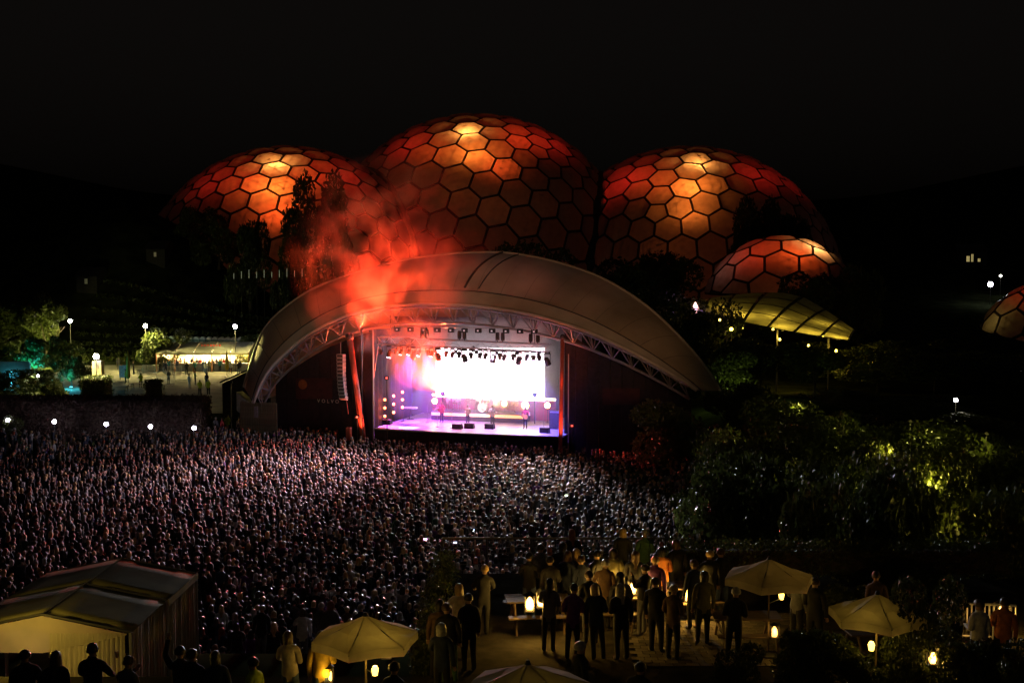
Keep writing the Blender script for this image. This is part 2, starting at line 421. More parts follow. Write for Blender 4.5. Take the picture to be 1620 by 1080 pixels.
for i in range(NU):
    g = 0.0
    panel(shell, i/NU + g, (i+1)/NU - g, list(np.linspace(.17, 1, 13)), 'fabric_panel', M_FAB)
    panel(shell, i/NU + g, (i+1)/NU - g, [0, .06, .12, .165], 'lip_panel', M_LIP, sag=0.0)
    panel(back, i/NU + g, (i+1)/NU - g, [0, .2, .4, .6, .8, 1.0], 'rear_fabric_panel', M_FAB)
for i in range(NU + 1):
    b = MB(); b.tube([shell(i/NU, v) + Vector((0,0,-.02)) for v in np.linspace(.17, 1, 13)], .022, 5); b.build('seam_cable', M_DARKSTEEL, can, True, True)
b = MB(); b.tube([shell(u, 0) - SN*.05 for u in np.linspace(0, 1, 60)], .16, 6); b.build('edge_tube', M_LIP, can, True, True)
b = MB(); b.tube([shell(u, 1) + Vector((0,0,.03)) for u in np.linspace(0, 1, 60)], .12, 6); b.build('ridge_tube', M_LIP, can, True, True)
b = MB(); b.tube([shell(u, .167) + Vector((0,0,.02)) for u in np.linspace(0, 1, 60)], .05, 5); b.build('seam_cable', M_DARKSTEEL, can, True, True)
# two dark straps over the crown
for u in (.545, .572):
    b = MB(); b.tube([shell(u - .03*(1-v), v) + Vector((0,0,.06)) for v in np.linspace(.2, 1, 9)], .10 if u < .55 else .05, 5); b.build('roof_strap', M_DARKSTEEL, can, True, True)
# lattice arch truss under the front edge
U = np.linspace(0.02, .98, 49)
def low_off(u): return 1.0 + .28 * math.sin(math.pi*u)
c1 = [shell(u, 0) + Vector((0,0,-.25)) + SN*.1 for u in U]; c2 = [shell(u, 0) + Vector((0,0,-.25)) + SN*2.0 for u in U]
c3 = [shell(u, 0) + Vector((0,0,-.25 - low_off(u))) + SN*1.0 for u in U]
for cc in (c1, c2, c3):
    b = MB(); b.tube(cc, .11, 6); b.build('truss_chord', M_STEEL, can, True, True)
for i in range(0, len(U)-1):
    strut('truss_brace', c1[i], c3[i+1] if i % 2 else c3[i], .055, M_STEEL, can); strut('truss_brace', c2[i], c3[i+1] if i % 2 else c3[i], .055, M_STEEL, can)
    if i % 2 == 0: strut('truss_brace', c1[i], c2[i], .05, M_STEEL, can); strut('truss_brace', c1[i+1], c3[i], .05, M_STEEL, can)
# raking columns
M_REDLIT = mat('red_lit_steel', (0.55, 0.12, 0.07), 0.45, 0.15, 3)  # red of the stage light is put into the base colour
colL = (onst(578, 690, -.4), onst(553, 533, -.2)); colR = (onst(886, 697, -.4), onst(890, 533, -.2))
for (p, q), w_, lab in ((colL, .24, 'slanting red lit column beside the hanging loudspeakers'), (colR, .15, 'upright red lit column at the guitarist end of the stage')):
    p = p.copy(); p.z = ground(p.x, p.y)
    t = thing('stage_column', lab, 'column', p)
    b = MB(); b.tube([p, q], w_, 8); b.build('shaft', M_REDLIT, t, True, True)
    b = MB(); b.lathe([(w_*2.2, 0), (w_*2.2, .12), (w_*1.2, .3)], 8, Matrix.Translation(p)); b.build('base_plate', M_DARKSTEEL, t, False, True)
    for k_ in (0, 1):  # two red lamps added to brighten the shaft
        lp = p - SN*(1.1 + .5*k_) + SE*.5 + Vector((0,0,1.2 + 3.2*k_)); spot('column_fill_light', lp, p.lerp(q, .5 + .35*k_), 1500 if w_ > .2 else 1000, (1, .13, .05), 50, .8, .1, t)
    b = MB(); b.lathe([(.08,0),(.13,.2),(.12,.22)], 8, Matrix.Translation(p - SN*1.1 + SE*.5 + Vector((0,0,.9)))); b.tube([p - SN*1.1 + SE*.5, p - SN*1.1 + SE*.5 + Vector((0,0,.9))], .03, 5); b.build('uplight', M_BLACK, t, False, True)  # body for the added column lamps
    b = MB(); b.ball(q, w_*1.5, 8, 6); b.build('head_joint', M_DARKSTEEL, t, True, True)
# ================================================================== PEOPLE
M_SKIN = mat('skin', (0.42, 0.25, 0.17), 0.55, 0.12, 6)
M_CLOTH = mat('clothing', (1, 1, 1), 0.85, 0.25, 9, 0.2, objcol=True)
M_HAIR = mat('hair', (1, 1, 1), 0.38, 0.35, 22, 0.5, objcol=True)
M_SHOE = mat('shoe_leather', (0.03, 0.026, 0.022), 0.5, 0.2, 8)
M_EYE = mat('eye', (0.05, 0.035, 0.03), 0.2, 0.1, 5)
ARMS = {  # elbow and wrist of the left arm (x < 0), mirrored for the right; the figure faces +y
 'down':  ((-.235, -.02, 1.14), (-.245, .06, .90)),
 'hold':  ((-.235, -.03, 1.15), (-.13, .22, 1.16)),
 'up':    ((-.29, .06, 1.60), (-.25, .12, 1.86)),
 'phone': ((-.24, .12, 1.22), (-.07, .30, 1.42)),
 'hip':   ((-.36, -.05, 1.18), (-.19, .04, 1.02)),
 'clap':  ((-.26, .08, 1.20), (-.03, .30, 1.25)),
 'fret':  ((-.33, .05, 1.20), (-.40, .26, 1.18)),
 'strum': ((-.30, -.02, 1.16), (-.08, .20, 1.02)),
 'drum':  ((-.27, .10, 1.20), (-.20, .36, 1.18)),
 'rail':  ((-.26, .14, 1.20), (-.22, .38, 1.08)),
}
PCACHE = {}
def person_meshes(la, ra, hair, sit=False, sub=1, lean=0.0):
    key = (la, ra, hair, sit, sub, lean)
    if key in PCACHE: return PCACHE[key]
    V = []; E = []; RR = []; REG = []
    def vtx(p, r, par=None, reg='top'):
        V.append(Vector(p)); RR.append(r if isinstance(r, tuple) else (r, r)); i = len(V)-1
        if par is not None: E.append((par, i, reg))
        return i
    hz = 0.93
    pel = vtx((0, 0, hz), (.165, .115)); wa = vtx((0, .005, 1.10), (.15, .10), pel, 'top'); ch = vtx((0, .0, 1.30), (.175, .115), wa, 'top')
    nk0 = vtx((0, -.01, 1.44), (.12, .085), ch, 'top'); nk = vtx((0, .0, 1.52), (.055, .058), nk0, 'skin')
    j = vtx((0, .022, 1.585), (.062, .075), nk, 'skin'); h = vtx((0, .01, 1.66), (.076, .095), j, 'skin'); tp = vtx((0, .0, 1.735), (.058, .075), h, 'skin')
    for sgn, pose in ((-1, la), (1, ra)):
        e, wv = ARMS[pose]; mx = lambda p: (p[0] * -sgn, p[1], p[2])
        s = vtx((sgn*.175, -.01, 1.405), (.066, .066), nk0, 'top'); el = vtx(mx(e), .046, s, 'top'); wr = vtx(mx(wv), .03, el, 'top')
        d = (Vector(mx(wv)) - Vector(mx(e))).normalized(); side = Vector((sgn, 0, 0)) - d * d.dot(Vector((sgn, 0, 0))); side = side.normalized() if side.length > .2 else d.orthogonal().normalized()
        nrm = d.cross(side).normalized() * sgn
        if sub >= 2:
            pm = vtx(Vector(mx(wv)) + d*.055, (.036, .016), wr, 'skin')
            for q, (off, ln) in enumerate(((-.028, .06), (-.009, .072), (.010, .067), (.028, .052))):
                b0 = vtx(V[pm] + d*.03 + side*off, .0095, pm, 'skin'); b1 = vtx(V[b0] + d*ln*.55 + nrm*.006, .009, b0, 'skin'); vtx(V[b1] + d*ln*.4 + nrm*.02, .0075, b1, 'skin')
            t0 = vtx(V[wr] + d*.03 - side*.036, .012, wr, 'skin'); vtx(V[t0] + d*.045 - side*.014 + nrm*.012, .0095, t0, 'skin')
        else:
            vtx(Vector(mx(wv)) + d*.08, .036, wr, 'skin')
        if sit:
            hp = vtx((sgn*.095, .03, hz-.02), .088, pel, 'leg'); kn = vtx((sgn*.12, .46, hz-.02), .064, hp, 'leg'); an = vtx((sgn*.12, .44, hz-.42), .042, kn, 'leg')
            vtx((sgn*.125, .58, hz-.46), (.042, .032), an, 'shoe')
        else:
            hp = vtx((sgn*.09, .0, hz-.10), .092, pel, 'leg'); kn = vtx((sgn*.105, .02, .49), .062, hp, 'leg'); an = vtx((sgn*.11, -.02, .09), .044, kn, 'leg')
            vtx((sgn*.125, .14, .04), (.046, .036), an, 'shoe')
    me = bpy.data.meshes.new('tmp'); me.from_pydata([tuple(p) for p in V], [(a, b) for a, b, _ in E], [])
    ob = bpy.data.objects.new('tmp', me); COL.objects.link(ob)
    md = ob.modifiers.new('s', 'SKIN'); md.use_smooth_shade = True
    sv = me.skin_vertices[0].data
    for i, r in enumerate(RR): sv[i].radius = r; sv[i].use_root = (i == 0)
    ss = ob.modifiers.new('d', 'SUBSURF'); ss.levels = sub; ss.render_levels = sub
    dg = bpy.context.evaluated_depsgraph_get(); full = bpy.data.meshes.new_from_object(ob.evaluated_get(dg))
    bpy.data.objects.remove(ob); bpy.data.meshes.remove(me)
    n = len(full.vertices); co = np.empty(n*3); full.vertices.foreach_get('co', co); co = co.reshape(-1, 3)
    nr = np.empty(n*3); full.vertices.foreach_get('normal', nr); nr = nr.reshape(-1, 3)
    best = np.full(n, 1e9); reg = np.zeros(n, int); names = ['skin', 'top', 'leg', 'shoe']
    for a, b, rg in E:
        A = np.array(V[a]); B_ = np.array(V[b]); d = B_ - A; t = np.clip(((co-A) @ d) / max(1e-9, d @ d), 0, 1)
        dist = np.linalg.norm(co - (A + t[:, None]*d), axis=1) - .5 * (RR[a][0] + RR[b][0])
        m = dist < best; best[m] = dist[m]; reg[m] = names.index(rg)
    nose = np.array((0, .105, 1.622))      # nose, brow and chin drawn out of the head
    dd = np.linalg.norm(co - nose, axis=1); co[:, 1] += .022 * np.exp(-(dd/.028)**2)
    if lean: co[:, 1] += lean * np.clip(co[:, 2] - .9, 0, 2) ** 1.3
    full.vertices.foreach_set('co', co.ravel()); full.update()
    full.name = 'person_body'; full.materials.clear(); full.materials.append(M_SKIN)
    polys = [tuple(p.vertices) for p in full.polygons]
    def cloth(rs, off, nm, m, extra=None):
        ids = [p for p in polys if any(names[reg[i]] in rs for i in p)] if nm != 'shoes' else [p for p in polys if all(names[reg[i]] in rs for i in p)]
        use = sorted({i for p in ids for i in p}); mp = {i: k for k, i in enumerate(use)}
        v = [tuple(co[i] + nr[i]*off) for i in use]
        b = MB(); b.add(v, [tuple(mp[i] for i in p) for p in ids]); me_ = b.mesh(nm, True); me_.materials.append(m); return me_
    parts = {'top': cloth(('top',), .014, 'jacket', M_CLOTH), 'legs': cloth(('leg',), .010, 'trousers', M_CLOTH), 'shoes': cloth(('shoe',), .012, 'shoes', M_SHOE)}
    # hair: a cap over the skull, open at the face, longer or shorter
    hb = MB(); hv = []; nn, mm = 14, 9; hl = {'short': .55, 'bob': .95, 'long': 1.9, 'bald': .0, 'bun': .7}[hair]
    cy_ = lean * .76 ** 1.3
    for r_ in range(mm + 1):
        th = math.pi * .5 * (r_ / mm) * (1.0 + min(.35, hl*.3))
        for k in range(nn):
            an = 2*math.pi*k/nn; front = max(0, math.sin(an)); t2 = th * (1 - .42*front**1.5)
            wob = 1 + .12 * mnoise.noise(Vector((k*1.3, r_*1.1, hl*9)))
            x = math.sin(t2)*math.cos(an)*.104*wob; y = math.sin(t2)*math.sin(an)*.124*wob - .004; z = 1.672 + math.cos(t2)*.120
            if r_ == mm and hl > .6: z -= (hl-.55) * .20 * (1 - front) ; x *= 1.25 if hl > 1 else 1.1; y -= .02*(1-front)
            hv.append((x, y + cy_ + .008, z))
    hb.add(hv, [(r_*nn+k, r_*nn+(k+1)%nn, (r_+1)*nn+(k+1)%nn, (r_+1)*nn+k) for r_ in range(mm) for k in range(nn)])
    hb.f = [tuple(reversed(f)) for f in hb.f]
    if hair == 'bun': hb.ball((0, -.10 + cy_, 1.74), .05, 8, 6)
    hm = hb.mesh('hair', True); hm.materials.append(M_HAIR)
    eb = MB(); [eb.ball((s*.03, .094 + cy_, 1.665), .011, 6, 5) for s in (-1, 1)]; em = eb.mesh('eyes', True); em.materials.append(M_EYE)
    eb = MB(); [eb.ball((s*.083, .012 + cy_, 1.645), .03, 6, 5, (.4, .7, 1.1)) for s in (-1, 1)]; er = eb.mesh('ears', True); er.materials.append(M_SKIN)
    PCACHE[key] = (full, parts, hm, em, er); return PCACHE[key]
CLO = {'black': (.015,.015,.017), 'navy': (.02,.03,.07), 'grey': (.12,.12,.13), 'white': (.65,.65,.62), 'yellow': (.62,.42,.05), 'cream': (.6,.52,.35), 'red': (.35,.03,.03), 'green': (.05,.12,.05), 'denim': (.07,.11,.2), 'orange': (.6,.2,.04), 'olive': (.13,.12,.05), 'teal': (.03,.18,.2), 'hi_vis_yellow': (.6,.75,.05), 'brown': (.12,.07,.04), 'purple': (.14,.04,.2)}
HAIRC = {'dark': (.02,.014,.01), 'brown': (.07,.04,.02), 'blond': (.45,.30,.12), 'grey': (.32,.31,.30), 'red': (.26,.07,.03), 'black': (.008,.007,.007)}
PEOPLE = []
def person(label, loc, rz=0.0, la='down', ra='down', hair='short', hc='dark', top='black', leg='denim', sit=False, sub=2, scale=1.0, group=None, lean=0.0):
    full, parts, hm, em, er = person_meshes(la, ra, hair, sit, sub, lean)
    t = thing('person', label, 'person', loc, rz, group); t.scale = (scale*random.uniform(.94,1.1), scale*random.uniform(.94,1.1), scale); t.rotation_euler = (random.gauss(0,.025), random.gauss(0,.03), rz)
    link('body', full, None, t)
    for nm, me, c in (('jacket', parts['top'], CLO[top]), ('trousers', parts['legs'], CLO[leg]), ('shoes', parts['shoes'], None)):
        o = link(nm, me, None, t)
        if c: o.color = (*c, 1)
    if hair != 'bald': link('hair', hm, None, t).color = (*HAIRC[hc], 1)
    if sub >= 2: link('eyes', em, None, t); link('ears', er, None, t)
    PEOPLE.append(t); return t
# ================================================================== STAGE
ZS = 2.2
M_DECK = mat('stage_deck', (0.30, 0.30, 0.32), 0.35, 0.15, 2.0)
M_DRAPE = mat('black_drape', (0.022, 0.02, 0.026), 0.9, 0.3, 3, 0.2)
M_BACKCLOTH = mat('dark_backcloth', (0.05, 0.045, 0.055), 0.85, 0.15, 1.0)
HW = SW/2
st = thing('stage', 'low black fronted concert stage with a shining pale floor', 'stage', S(0, 5, 0))
b = MB(); front = [(-HW, 0), (-HW*.5, -.35), (0, -.45), (HW*.5, -.35), (HW, 0)]; poly = front + [(HW, 11), (-HW, 11)]
v = [S(a, bb, ZS) for a, bb in poly] + [S(a, bb, ZS-.12) for a, bb in poly]; k = len(poly)
b.add(v, [tuple(range(k)), tuple(range(2*k-1, k-1, -1))] + [(i, k+i, k+(i+1)%k, (i+1)%k) for i in range(k)]); b.build('deck', M_DECK, st, False, True)
for i in range(4):
    (a0, b0), (a1, b1) = front[i], front[i+1]
    for q in range(4):
        u0, u1 = q/4, (q+1)/4; p0 = (a0+(a1-a0)*u0, b0+(b1-b0)*u0+.06); p1 = (a0+(a1-a0)*u1-.03, b0+(b1-b0)*u1+.06)
        b = MB(); vv = [S(p0[0],p0[1],0), S(p1[0],p1[1],0), S(p1[0],p1[1],ZS-.13), S(p0[0],p0[1],ZS-.13)]; vv += [p + SN*.05 for p in vv]
        b.add(vv, [(0,1,2,3),(7,6,5,4),(0,4,5,1),(1,5,6,2),(2,6,7,3),(3,7,4,0)]); b.build('skirt_panel', M_DRAPE, st, False, True)
# back cloth and side drapes
b = MB(); N_ = 60
b.add([S(-11 + 22*i/N_, 11.3 + .12*math.sin(i*1.9), z) for i in range(N_+1) for z in (0, 11.0)], [(2*i, 2*i+2, 2*i+3, 2*i+1) for i in range(N_)])
tag(b.build('backcloth', M_BACKCLOTH, None, True), 'tall grey cloth closing the back of the stage behind the screen', 'curtain')
for s, lab in ((-1, 'dark side drape of the stage behind the red lamp stands'), (1, 'dark side drape of the stage behind the guitarist')):
    b = MB(); b.add([S(s*(9.2 + .1*math.sin(i*2.1)), 1.6 + 9.5*i/30, z) for i in range(31) for z in (0, 10.2)], [(2*i, 2*i+2, 2*i+3, 2*i+1) for i in range(30)])
    tag(b.build('side_drape', M_DRAPE, None, True), lab, 'curtain')
# black walls closing the arch on both sides
def mask_wall(px0, px1, lab):
    t = None; n = 9 if px1 < 700 else 11; P = []
    lo = [(434,606),(452,590),(490,565),(520,548),(552,535),(590,522)]; hi = [(893,522),(926,544),(967,566),(1009,580),(1056,606),(1095,628)]
    cur = lo if px1 < 700 else hi
    def topy(x):
        for (x0,y0),(x1,y1) in zip(cur, cur[1:]):
            if x0 <= x <= x1: return y0 + (y1-y0)*(x-x0)/(x1-x0)
        return cur[-1][1] if x > cur[-1][0] else cur[0][1]
    base = onst((px0+px1)/2, 690, 1.6); t = thing('side_wall', lab, 'wall', (base.x, base.y, 0), 0, 'black walls beside the stage opening')
    for i in range(n):
        x0 = px0 + (px1-px0)*i/n; x1 = px0 + (px1-px0)*(i+1)/n - .5
        p0 = onst(x0, topy(x0)+1, 1.6); p1 = onst(x1, topy(x1)+1, 1.6); b = MB()
        v = [Vector((p0.x,p0.y,-.2)), Vector((p1.x,p1.y,-.2)), p1, p0]; v += [p + SN*.12 for p in v]
        b.add(v, [(0,1,2,3),(7,6,5,4),(0,4,5,1),(1,5,6,2),(2,6,7,3),(3,7,4,0)]); b.build('panel', M_DRAPE, t, False, True)
    return t
wl = mask_wall(436, 592, 'black panelled wall under the arch carrying small pale capital letters')
wr = mask_wall(893, 1094, 'plain black panelled wall under the arch next to the planted bank')
M_LETTER = mat('pale_lettering', (0.7, 0.7, 0.7), 0.5, 0.05)
def text(txt, loc, size, m, parent, rz, spacing=1.0):
    c = bpy.data.curves.new('lettering', 'FONT'); c.body = txt; c.size = size; c.align_x = 'CENTER'; c.extrude = .01; c.space_character = spacing
    o = bpy.data.objects.new('tmp', c); COL.objects.link(o); dg = bpy.context.evaluated_depsgraph_get()
    me = bpy.data.meshes.new_from_object(o.evaluated_get(dg)); bpy.data.objects.remove(o)
    me.materials.clear(); me.materials.append(m)
    ob = bpy.data.objects.new('lettering', me); COL.objects.link(ob); ob.rotation_euler = (math.pi/2, 0, rz)
    ob.location = Vector(loc) - (Vector(parent.location) if parent else Vector()); ob.parent = parent; return ob
text('VOLVO', onst(519, 637, 1.55), .42, M_LETTER, wl, SROT, 1.75)
# dim poster on each black wall
for px0, px1, py0, py1, lab in ((468, 526, 598, 631, 'dim dark red banner with an orange disc on the black wall'), (953, 1012, 614, 640, 'dim plain dark red banner on the black wall near the bank')):
    p = [onst(px0, py1, 1.5), onst(px1, py1, 1.5), onst(px1, py0, 1.5), onst(px0, py0, 1.5)]; t = thing('banner', lab, 'banner', p[0])
    b = MB(); v = p + [q + SN*.03 for q in p]; b.add(v, [(0,1,2,3),(7,6,5,4),(0,4,5,1),(1,5,6,2),(2,6,7,3),(3,7,4,0)]); b.build('cloth', mat('banner_cloth', (.055, .02, .02), .9, .3, 1.5), t, False, True)
    if px0 < 600:
        c_ = onst(479, 608, 1.46); b = MB(); b.lathe([(.42, 0), (.42, .02)], 18, Matrix.Translation(c_) @ Matrix.Rotation(SROT, 4, 'Z') @ Matrix.Rotation(math.pi/2, 4, 'X')); b.build('disc', mat('banner_disc', (.25, .09, .02), .9), t, False, True)
# LED screen
sc_p = [onst(690, 641, 9.6), onst(862, 641, 9.6), onst(862, 550, 9.6), onst(690, 550, 9.6)]
t = thing('led_screen', 'large video wall shining overexposed white at the back of the stage', 'screen', sc_p[0])
b = MB(); v = sc_p + [q + SN*.25 for q in sc_p]; b.add(v, [(7,6,5,4),(0,4,5,1),(1,5,6,2),(2,6,7,3),(3,7,4,0)]); b.build('cabinet', M_BLACK, t, False, True)
M_SCREEN = glow('screen_white', (1.0, 0.84, 0.93), 9.0)
nx, ny = 8, 4
for i in range(nx):
    for j in range(ny):
        def q(u, v_): return sc_p[0].lerp(sc_p[1], u).lerp(sc_p[3].lerp(sc_p[2], u), v_) - SN*.02
        g = .0015; b = MB(); b.add([q(i/nx+g, j/ny+g), q((i+1)/nx-g, j/ny+g), q((i+1)/nx-g, (j+1)/ny-g), q(i/nx+g, (j+1)/ny-g)], [(0,1,2,3)]); b.build('panel', M_SCREEN, t, False, True)
# set piece with bright ledge under the screen
led = thing('set_ledge', 'bright horizontal light ledge on a magenta fascia below the video wall', 'stage set', S(0, 9, ZS))
pl, pr = onst(684, 624, 8.6), onst(879, 632, 8.6)
b = MB(); b.tube([pl, pr], .10, 6); b.build('light_strip', glow('ledge_glow', (1.0, .75, .4), 6.0), led, False, True)
b = MB(); v = [Vector((pl.x, pl.y, ZS)), Vector((pr.x, pr.y, ZS)), pr - Vector((0,0,.2)), pl - Vector((0,0,.2))]; v += [p + SN*.2 for p in v]
b.add(v, [(0,1,2,3),(7,6,5,4),(0,4,5,1),(1,5,6,2),(2,6,7,3),(3,7,4,0)]); b.build('fascia', mat('magenta_fascia', (.5, .06, .2), .6, .2, 2), led, False, True)

# -------- overhead box trusses and lamps
def box_truss(p, q, w_, name, lab, n=26):
    t = thing(name, lab, 'truss', p); off = [Vector((0,0,0)), Vector((0,0,-w_)), SN*w_, SN*w_ + Vector((0,0,-w_))]
    for o in off: strut('chord', p+o, q+o, .05, M_ALU, t)
    for i in range(n):
        u0, u1 = i/n, (i+1)/n; A, B_ = p.lerp(q, u0), p.lerp(q, u1)
        strut('brace', A + off[i%2], B_ + off[1-i%2], .03, M_ALU, t); strut('brace', A + off[i%2], B_ + off[2 if i%2==0 else 3], .026, M_ALU, t)
    return t
t1a, t1b = onst(597, 533, 2.2), onst(868, 545, 2.2)
tr1 = box_truss(t1a, t1b, .62, 'lighting_truss', 'long straight aluminium truss hung with lamps over the stage')
for u in (.08, .92):
    p_ = t1a.lerp(t1b, u); strut('hanger', p_, p_ + Vector((0,0,1.9)), .03, M_DARKSTEEL, tr1)
BEAMS = {3: ((.4,.1,1), 13500), 6: ((.45,.2,1), 15000), 8: ((.5,.45,1), 13500), 1: ((1,.3,.15), 7500), 24: ((.2,.15,1), 10500), 23: ((.2,.6,.8), 6000), 4: ((1,.1,.5), 10500)}
M_LENS = glow('lamp_lens', (.75, .7, 1.0), 8.0)
M_LENSOFF = mat('dark_lens', (.03, .02, .03), .1, .1)
def head_lamp(i, p, size, kind, aim, lab, light=None):
    t = thing('stage_lamp', lab, 'stage lamp', p, SROT, 'lamps on the overhead truss')
    b = MB(); b.bevbox((-.16*size, -.14*size, -.16*size), (.16*size, .14*size, 0), .02); b.build('base', M_BLACK, t)
    b = MB()
    for s in (-1, 1): b.box((s*.2*size-.025, -.04, -.62*size), (s*.2*size+.025, .04, -.1*size))
    b.box((-.2*size-.02, -.035, -.16*size), (.2*size+.02, .035, -.1*size)); b.build('yoke', M_BLACK, t)
    pr = [(.08,-.25),(.15,-.2),(.17,.0),(.19,.25),(.17,.28)] if kind == 'round' else [(.13,-.28),(.16,-.22),(.16,.22),(.13,.3)]
    M = Matrix.Translation((0,0,-.6*size)) @ Matrix.Rotation(aim[0], 4, 'X') @ Matrix.Rotation(aim[1], 4, 'Y') @ Matrix.Rotation(math.pi, 4, 'X')
    b = MB(); b.lathe([(r*size, z*size) for r, z in pr], 10, M); hd = b.build('head', M_BLACK, t, True)
    b = MB(); b.lathe([(.14*size, .285*size), (.14*size, .31*size)], 10, M); b.build('lens', M_LENS if light else M_LENSOFF, hd)
    if light:
        d = (M.to_3x3() @ Vector((0,0,1))); d.normalize(); W = Matrix.Rotation(SROT, 3, 'Z'); lp = Vector(p) + W @ (M @ Vector((0,0,.34*size)))
        spot('beam', lp, lp + (W @ d)*5, light[1], light[0], 17, .25, .05, t)
    return t
rnd = random.Random(3)
KINDS = ['round head', 'square scoop', 'long barrel']
for i in range(26):
    u = (i + .5)/26; p = t1a.lerp(t1b, u) + SN*rnd.choice((0, .3, .6)) + Vector((0,0,-.63)); big = i % 4 == 1
    aim = (rnd.uniform(-.5, .3), rnd.uniform(-.35, .35))
    li = BEAMS.get(i)
    if li: aim = (-.25, .18 if i < 12 else -.1)
    kd = 'lit lamp throwing a coloured beam' if li else ('large dark scoop lamp' if big else ('small dark round lamp' if i % 2 else 'short dark barrel lamp'))
    head_lamp(i, p, 1.25 if big else .9, 'round' if i % 2 else 'square', aim, f'{kd} hanging from the straight truss over the stage', li)
for px in (668, 676, 728, 736, 788, 796, 839, 850):
    u = (px-597)/(868-597); p = t1a.lerp(t1b, u) + SN*.3
    t = thing('stage_lamp', 'dark upright cylinder lamp standing on top of the straight truss', 'stage lamp', p, 0, 'upright lamps on the overhead truss')
    b = MB(); b.lathe([(.05,0),(.05,.12),(.14,.14),(.17,.3),(.16,.75),(.1,.8)], 10); b.build('can', M_BLACK, t, True); b = MB(); b.box((-.18,-.03,.12),(.18,.03,.18)); b.build('bracket', M_BLACK, t)
# -------- band
def wedge(px, py, lab):
    p = onz(px, py, ZS); t = thing('monitor_wedge', lab, 'speaker', p, SROT, 'floor monitors on the stage')
    b = MB(); b.add([(-.38,-.3,0),(.38,-.3,0),(.38,.3,0),(-.38,.3,0),(-.38,-.3,.42),(.38,-.3,.42),(.38,.12,.42),(-.38,.12,.42),(.38,.3,.1),(-.38,.3,.1)], [(0,3,2,1),(4,5,6,7),(0,1,5,4),(7,6,8,9),(2,3,9,8),(1,2,8,6,5),(0,4,7,9,3)]); b.build('cabinet', M_BLACK, t)
    b = MB(); b.add([(-.33,.135,.40),(.33,.135,.40),(.33,.31,.11),(-.33,.31,.11)], [(0,1,2,3)]); b.build('grille', M_DARKSTEEL, t); return t
wedge(613, 671, 'black floor monitor near the red lamp stands'); wedge(743, 677, 'black floor monitor before the singer'); wedge(775, 678, 'black floor monitor before the bass player'); wedge(862, 684, 'black floor monitor beside the guitarist'); wedge(724, 678, 'low black floor monitor left of the singer stand')
ris = thing('drum_riser', 'low platform with a glowing orange front edge carrying the drum kit', 'platform', onst(757, 664, 3.6))
ra, rb = onz(681, 664, ZS), onz(829, 669, ZS); rc = (ra+rb)/2; rl = (rb-ra).length/2
ris.location = rc; ris.rotation_euler = (0, 0, SROT)
b = MB(); b.bevbox((-rl, 0, 0), (rl, 3.0, .75), .03); b.build('platform', M_BLACK, ris)
b = MB(); b.box((-rl+.05, -.07, .42), (rl-.05, -.005, .66)); b.build('light_strip', glow('riser_glow', (1.0, .26, .03), 3.0), ris)
def RIS(x, y, z): return rc + SE*x + SN*y + Vector((0,0,z))
kit = thing('drum_kit', 'pale shelled drum kit with golden cymbals on the lit platform', 'drum kit', RIS(.3, 1.0, .75), SROT); kit.scale = (1.35,)*3
M_DRUM = mat('drum_shell', (.7,.55,.45), .3, .15, 4); M_SKINH = mat('drum_head', (.85,.82,.78), .5, .05); M_CYM = mat('cymbal_bronze', (.75,.5,.15), .25, .2, 6, metal=1.0)
def drum(nm, x, y, z, r, h, tilt=0, axis_='X'):
    M = Matrix.Translation((x,y,z)) @ Matrix.Rotation(tilt, 4, axis_); b = MB(); b.lathe([(r,0),(r,h)], 18, M); o = b.build(nm, M_DRUM, kit, True)
    b = MB(); b.lathe([(r*.97,h+.004),(r*.97,h+.012)], 18, M); b.build('drum_head', M_SKINH, o); b = MB(); b.lathe([(r*1.03,h-.03),(r*1.03,h+.01)], 18, M); b.build('hoop', M_STEEL, o)
drum('bass_drum', 0, .1, .30, .30, .45, math.pi/2); drum('rack_tom', -.28, .0, .62, .17, .2, .35); drum('rack_tom', .2, .0, .62, .18, .22, .35); drum('floor_tom', .75, .35, .25, .22, .4); drum('snare_drum', -.5, .5, .5, .18, .14); drum('floor_tom', 1.35, .3, .25, .24, .42)
for x, y, z, r in ((-1.0,.2,1.15,.26),(-.55,-.05,1.35,.22),(.5,-.05,1.4,.24),(1.05,.15,1.2,.28),(-1.25,.5,.95,.2)):
    b = MB(); b.tube([(x,y,0),(x,y,z)], .014, 5); o = b.build('cymbal_stand', M_STEEL, kit); b = MB(); b.lathe([(r,0),(r*.5,.02),(.05,.035),(.02,.06)], 16, Matrix.Translation((x,y,z)) @ Matrix.Rotation(-.25,4,'X')); b.build('cymbal', M_CYM, o, True)
for x, lab in ((-2.6, 'pale percussion drums on stands beside the drum kit'), (2.7, 'second group of pale percussion drums by the platform end')):
    t = thing('percussion_set', lab, 'percussion', RIS(x, 1.3, .75), SROT)
    for q in range(3):
        b = MB(); b.lathe([(.16,.55),(.2,.8),(.19,1.0)], 12, Matrix.Translation((-.5+.5*q, .15*(q%2), 0))); b.build('conga', M_DRUM, t, True)
        b = MB(); [b.tube([(-.5+.5*q+.16*math.cos(a), .15*(q%2)+.16*math.sin(a), 0), (-.5+.5*q+.1*math.cos(a), .15*(q%2)+.1*math.sin(a), .6)], .015, 5) for a in (0.5, 2.6, 4.7)]; b.build('stand', M_STEEL, t)
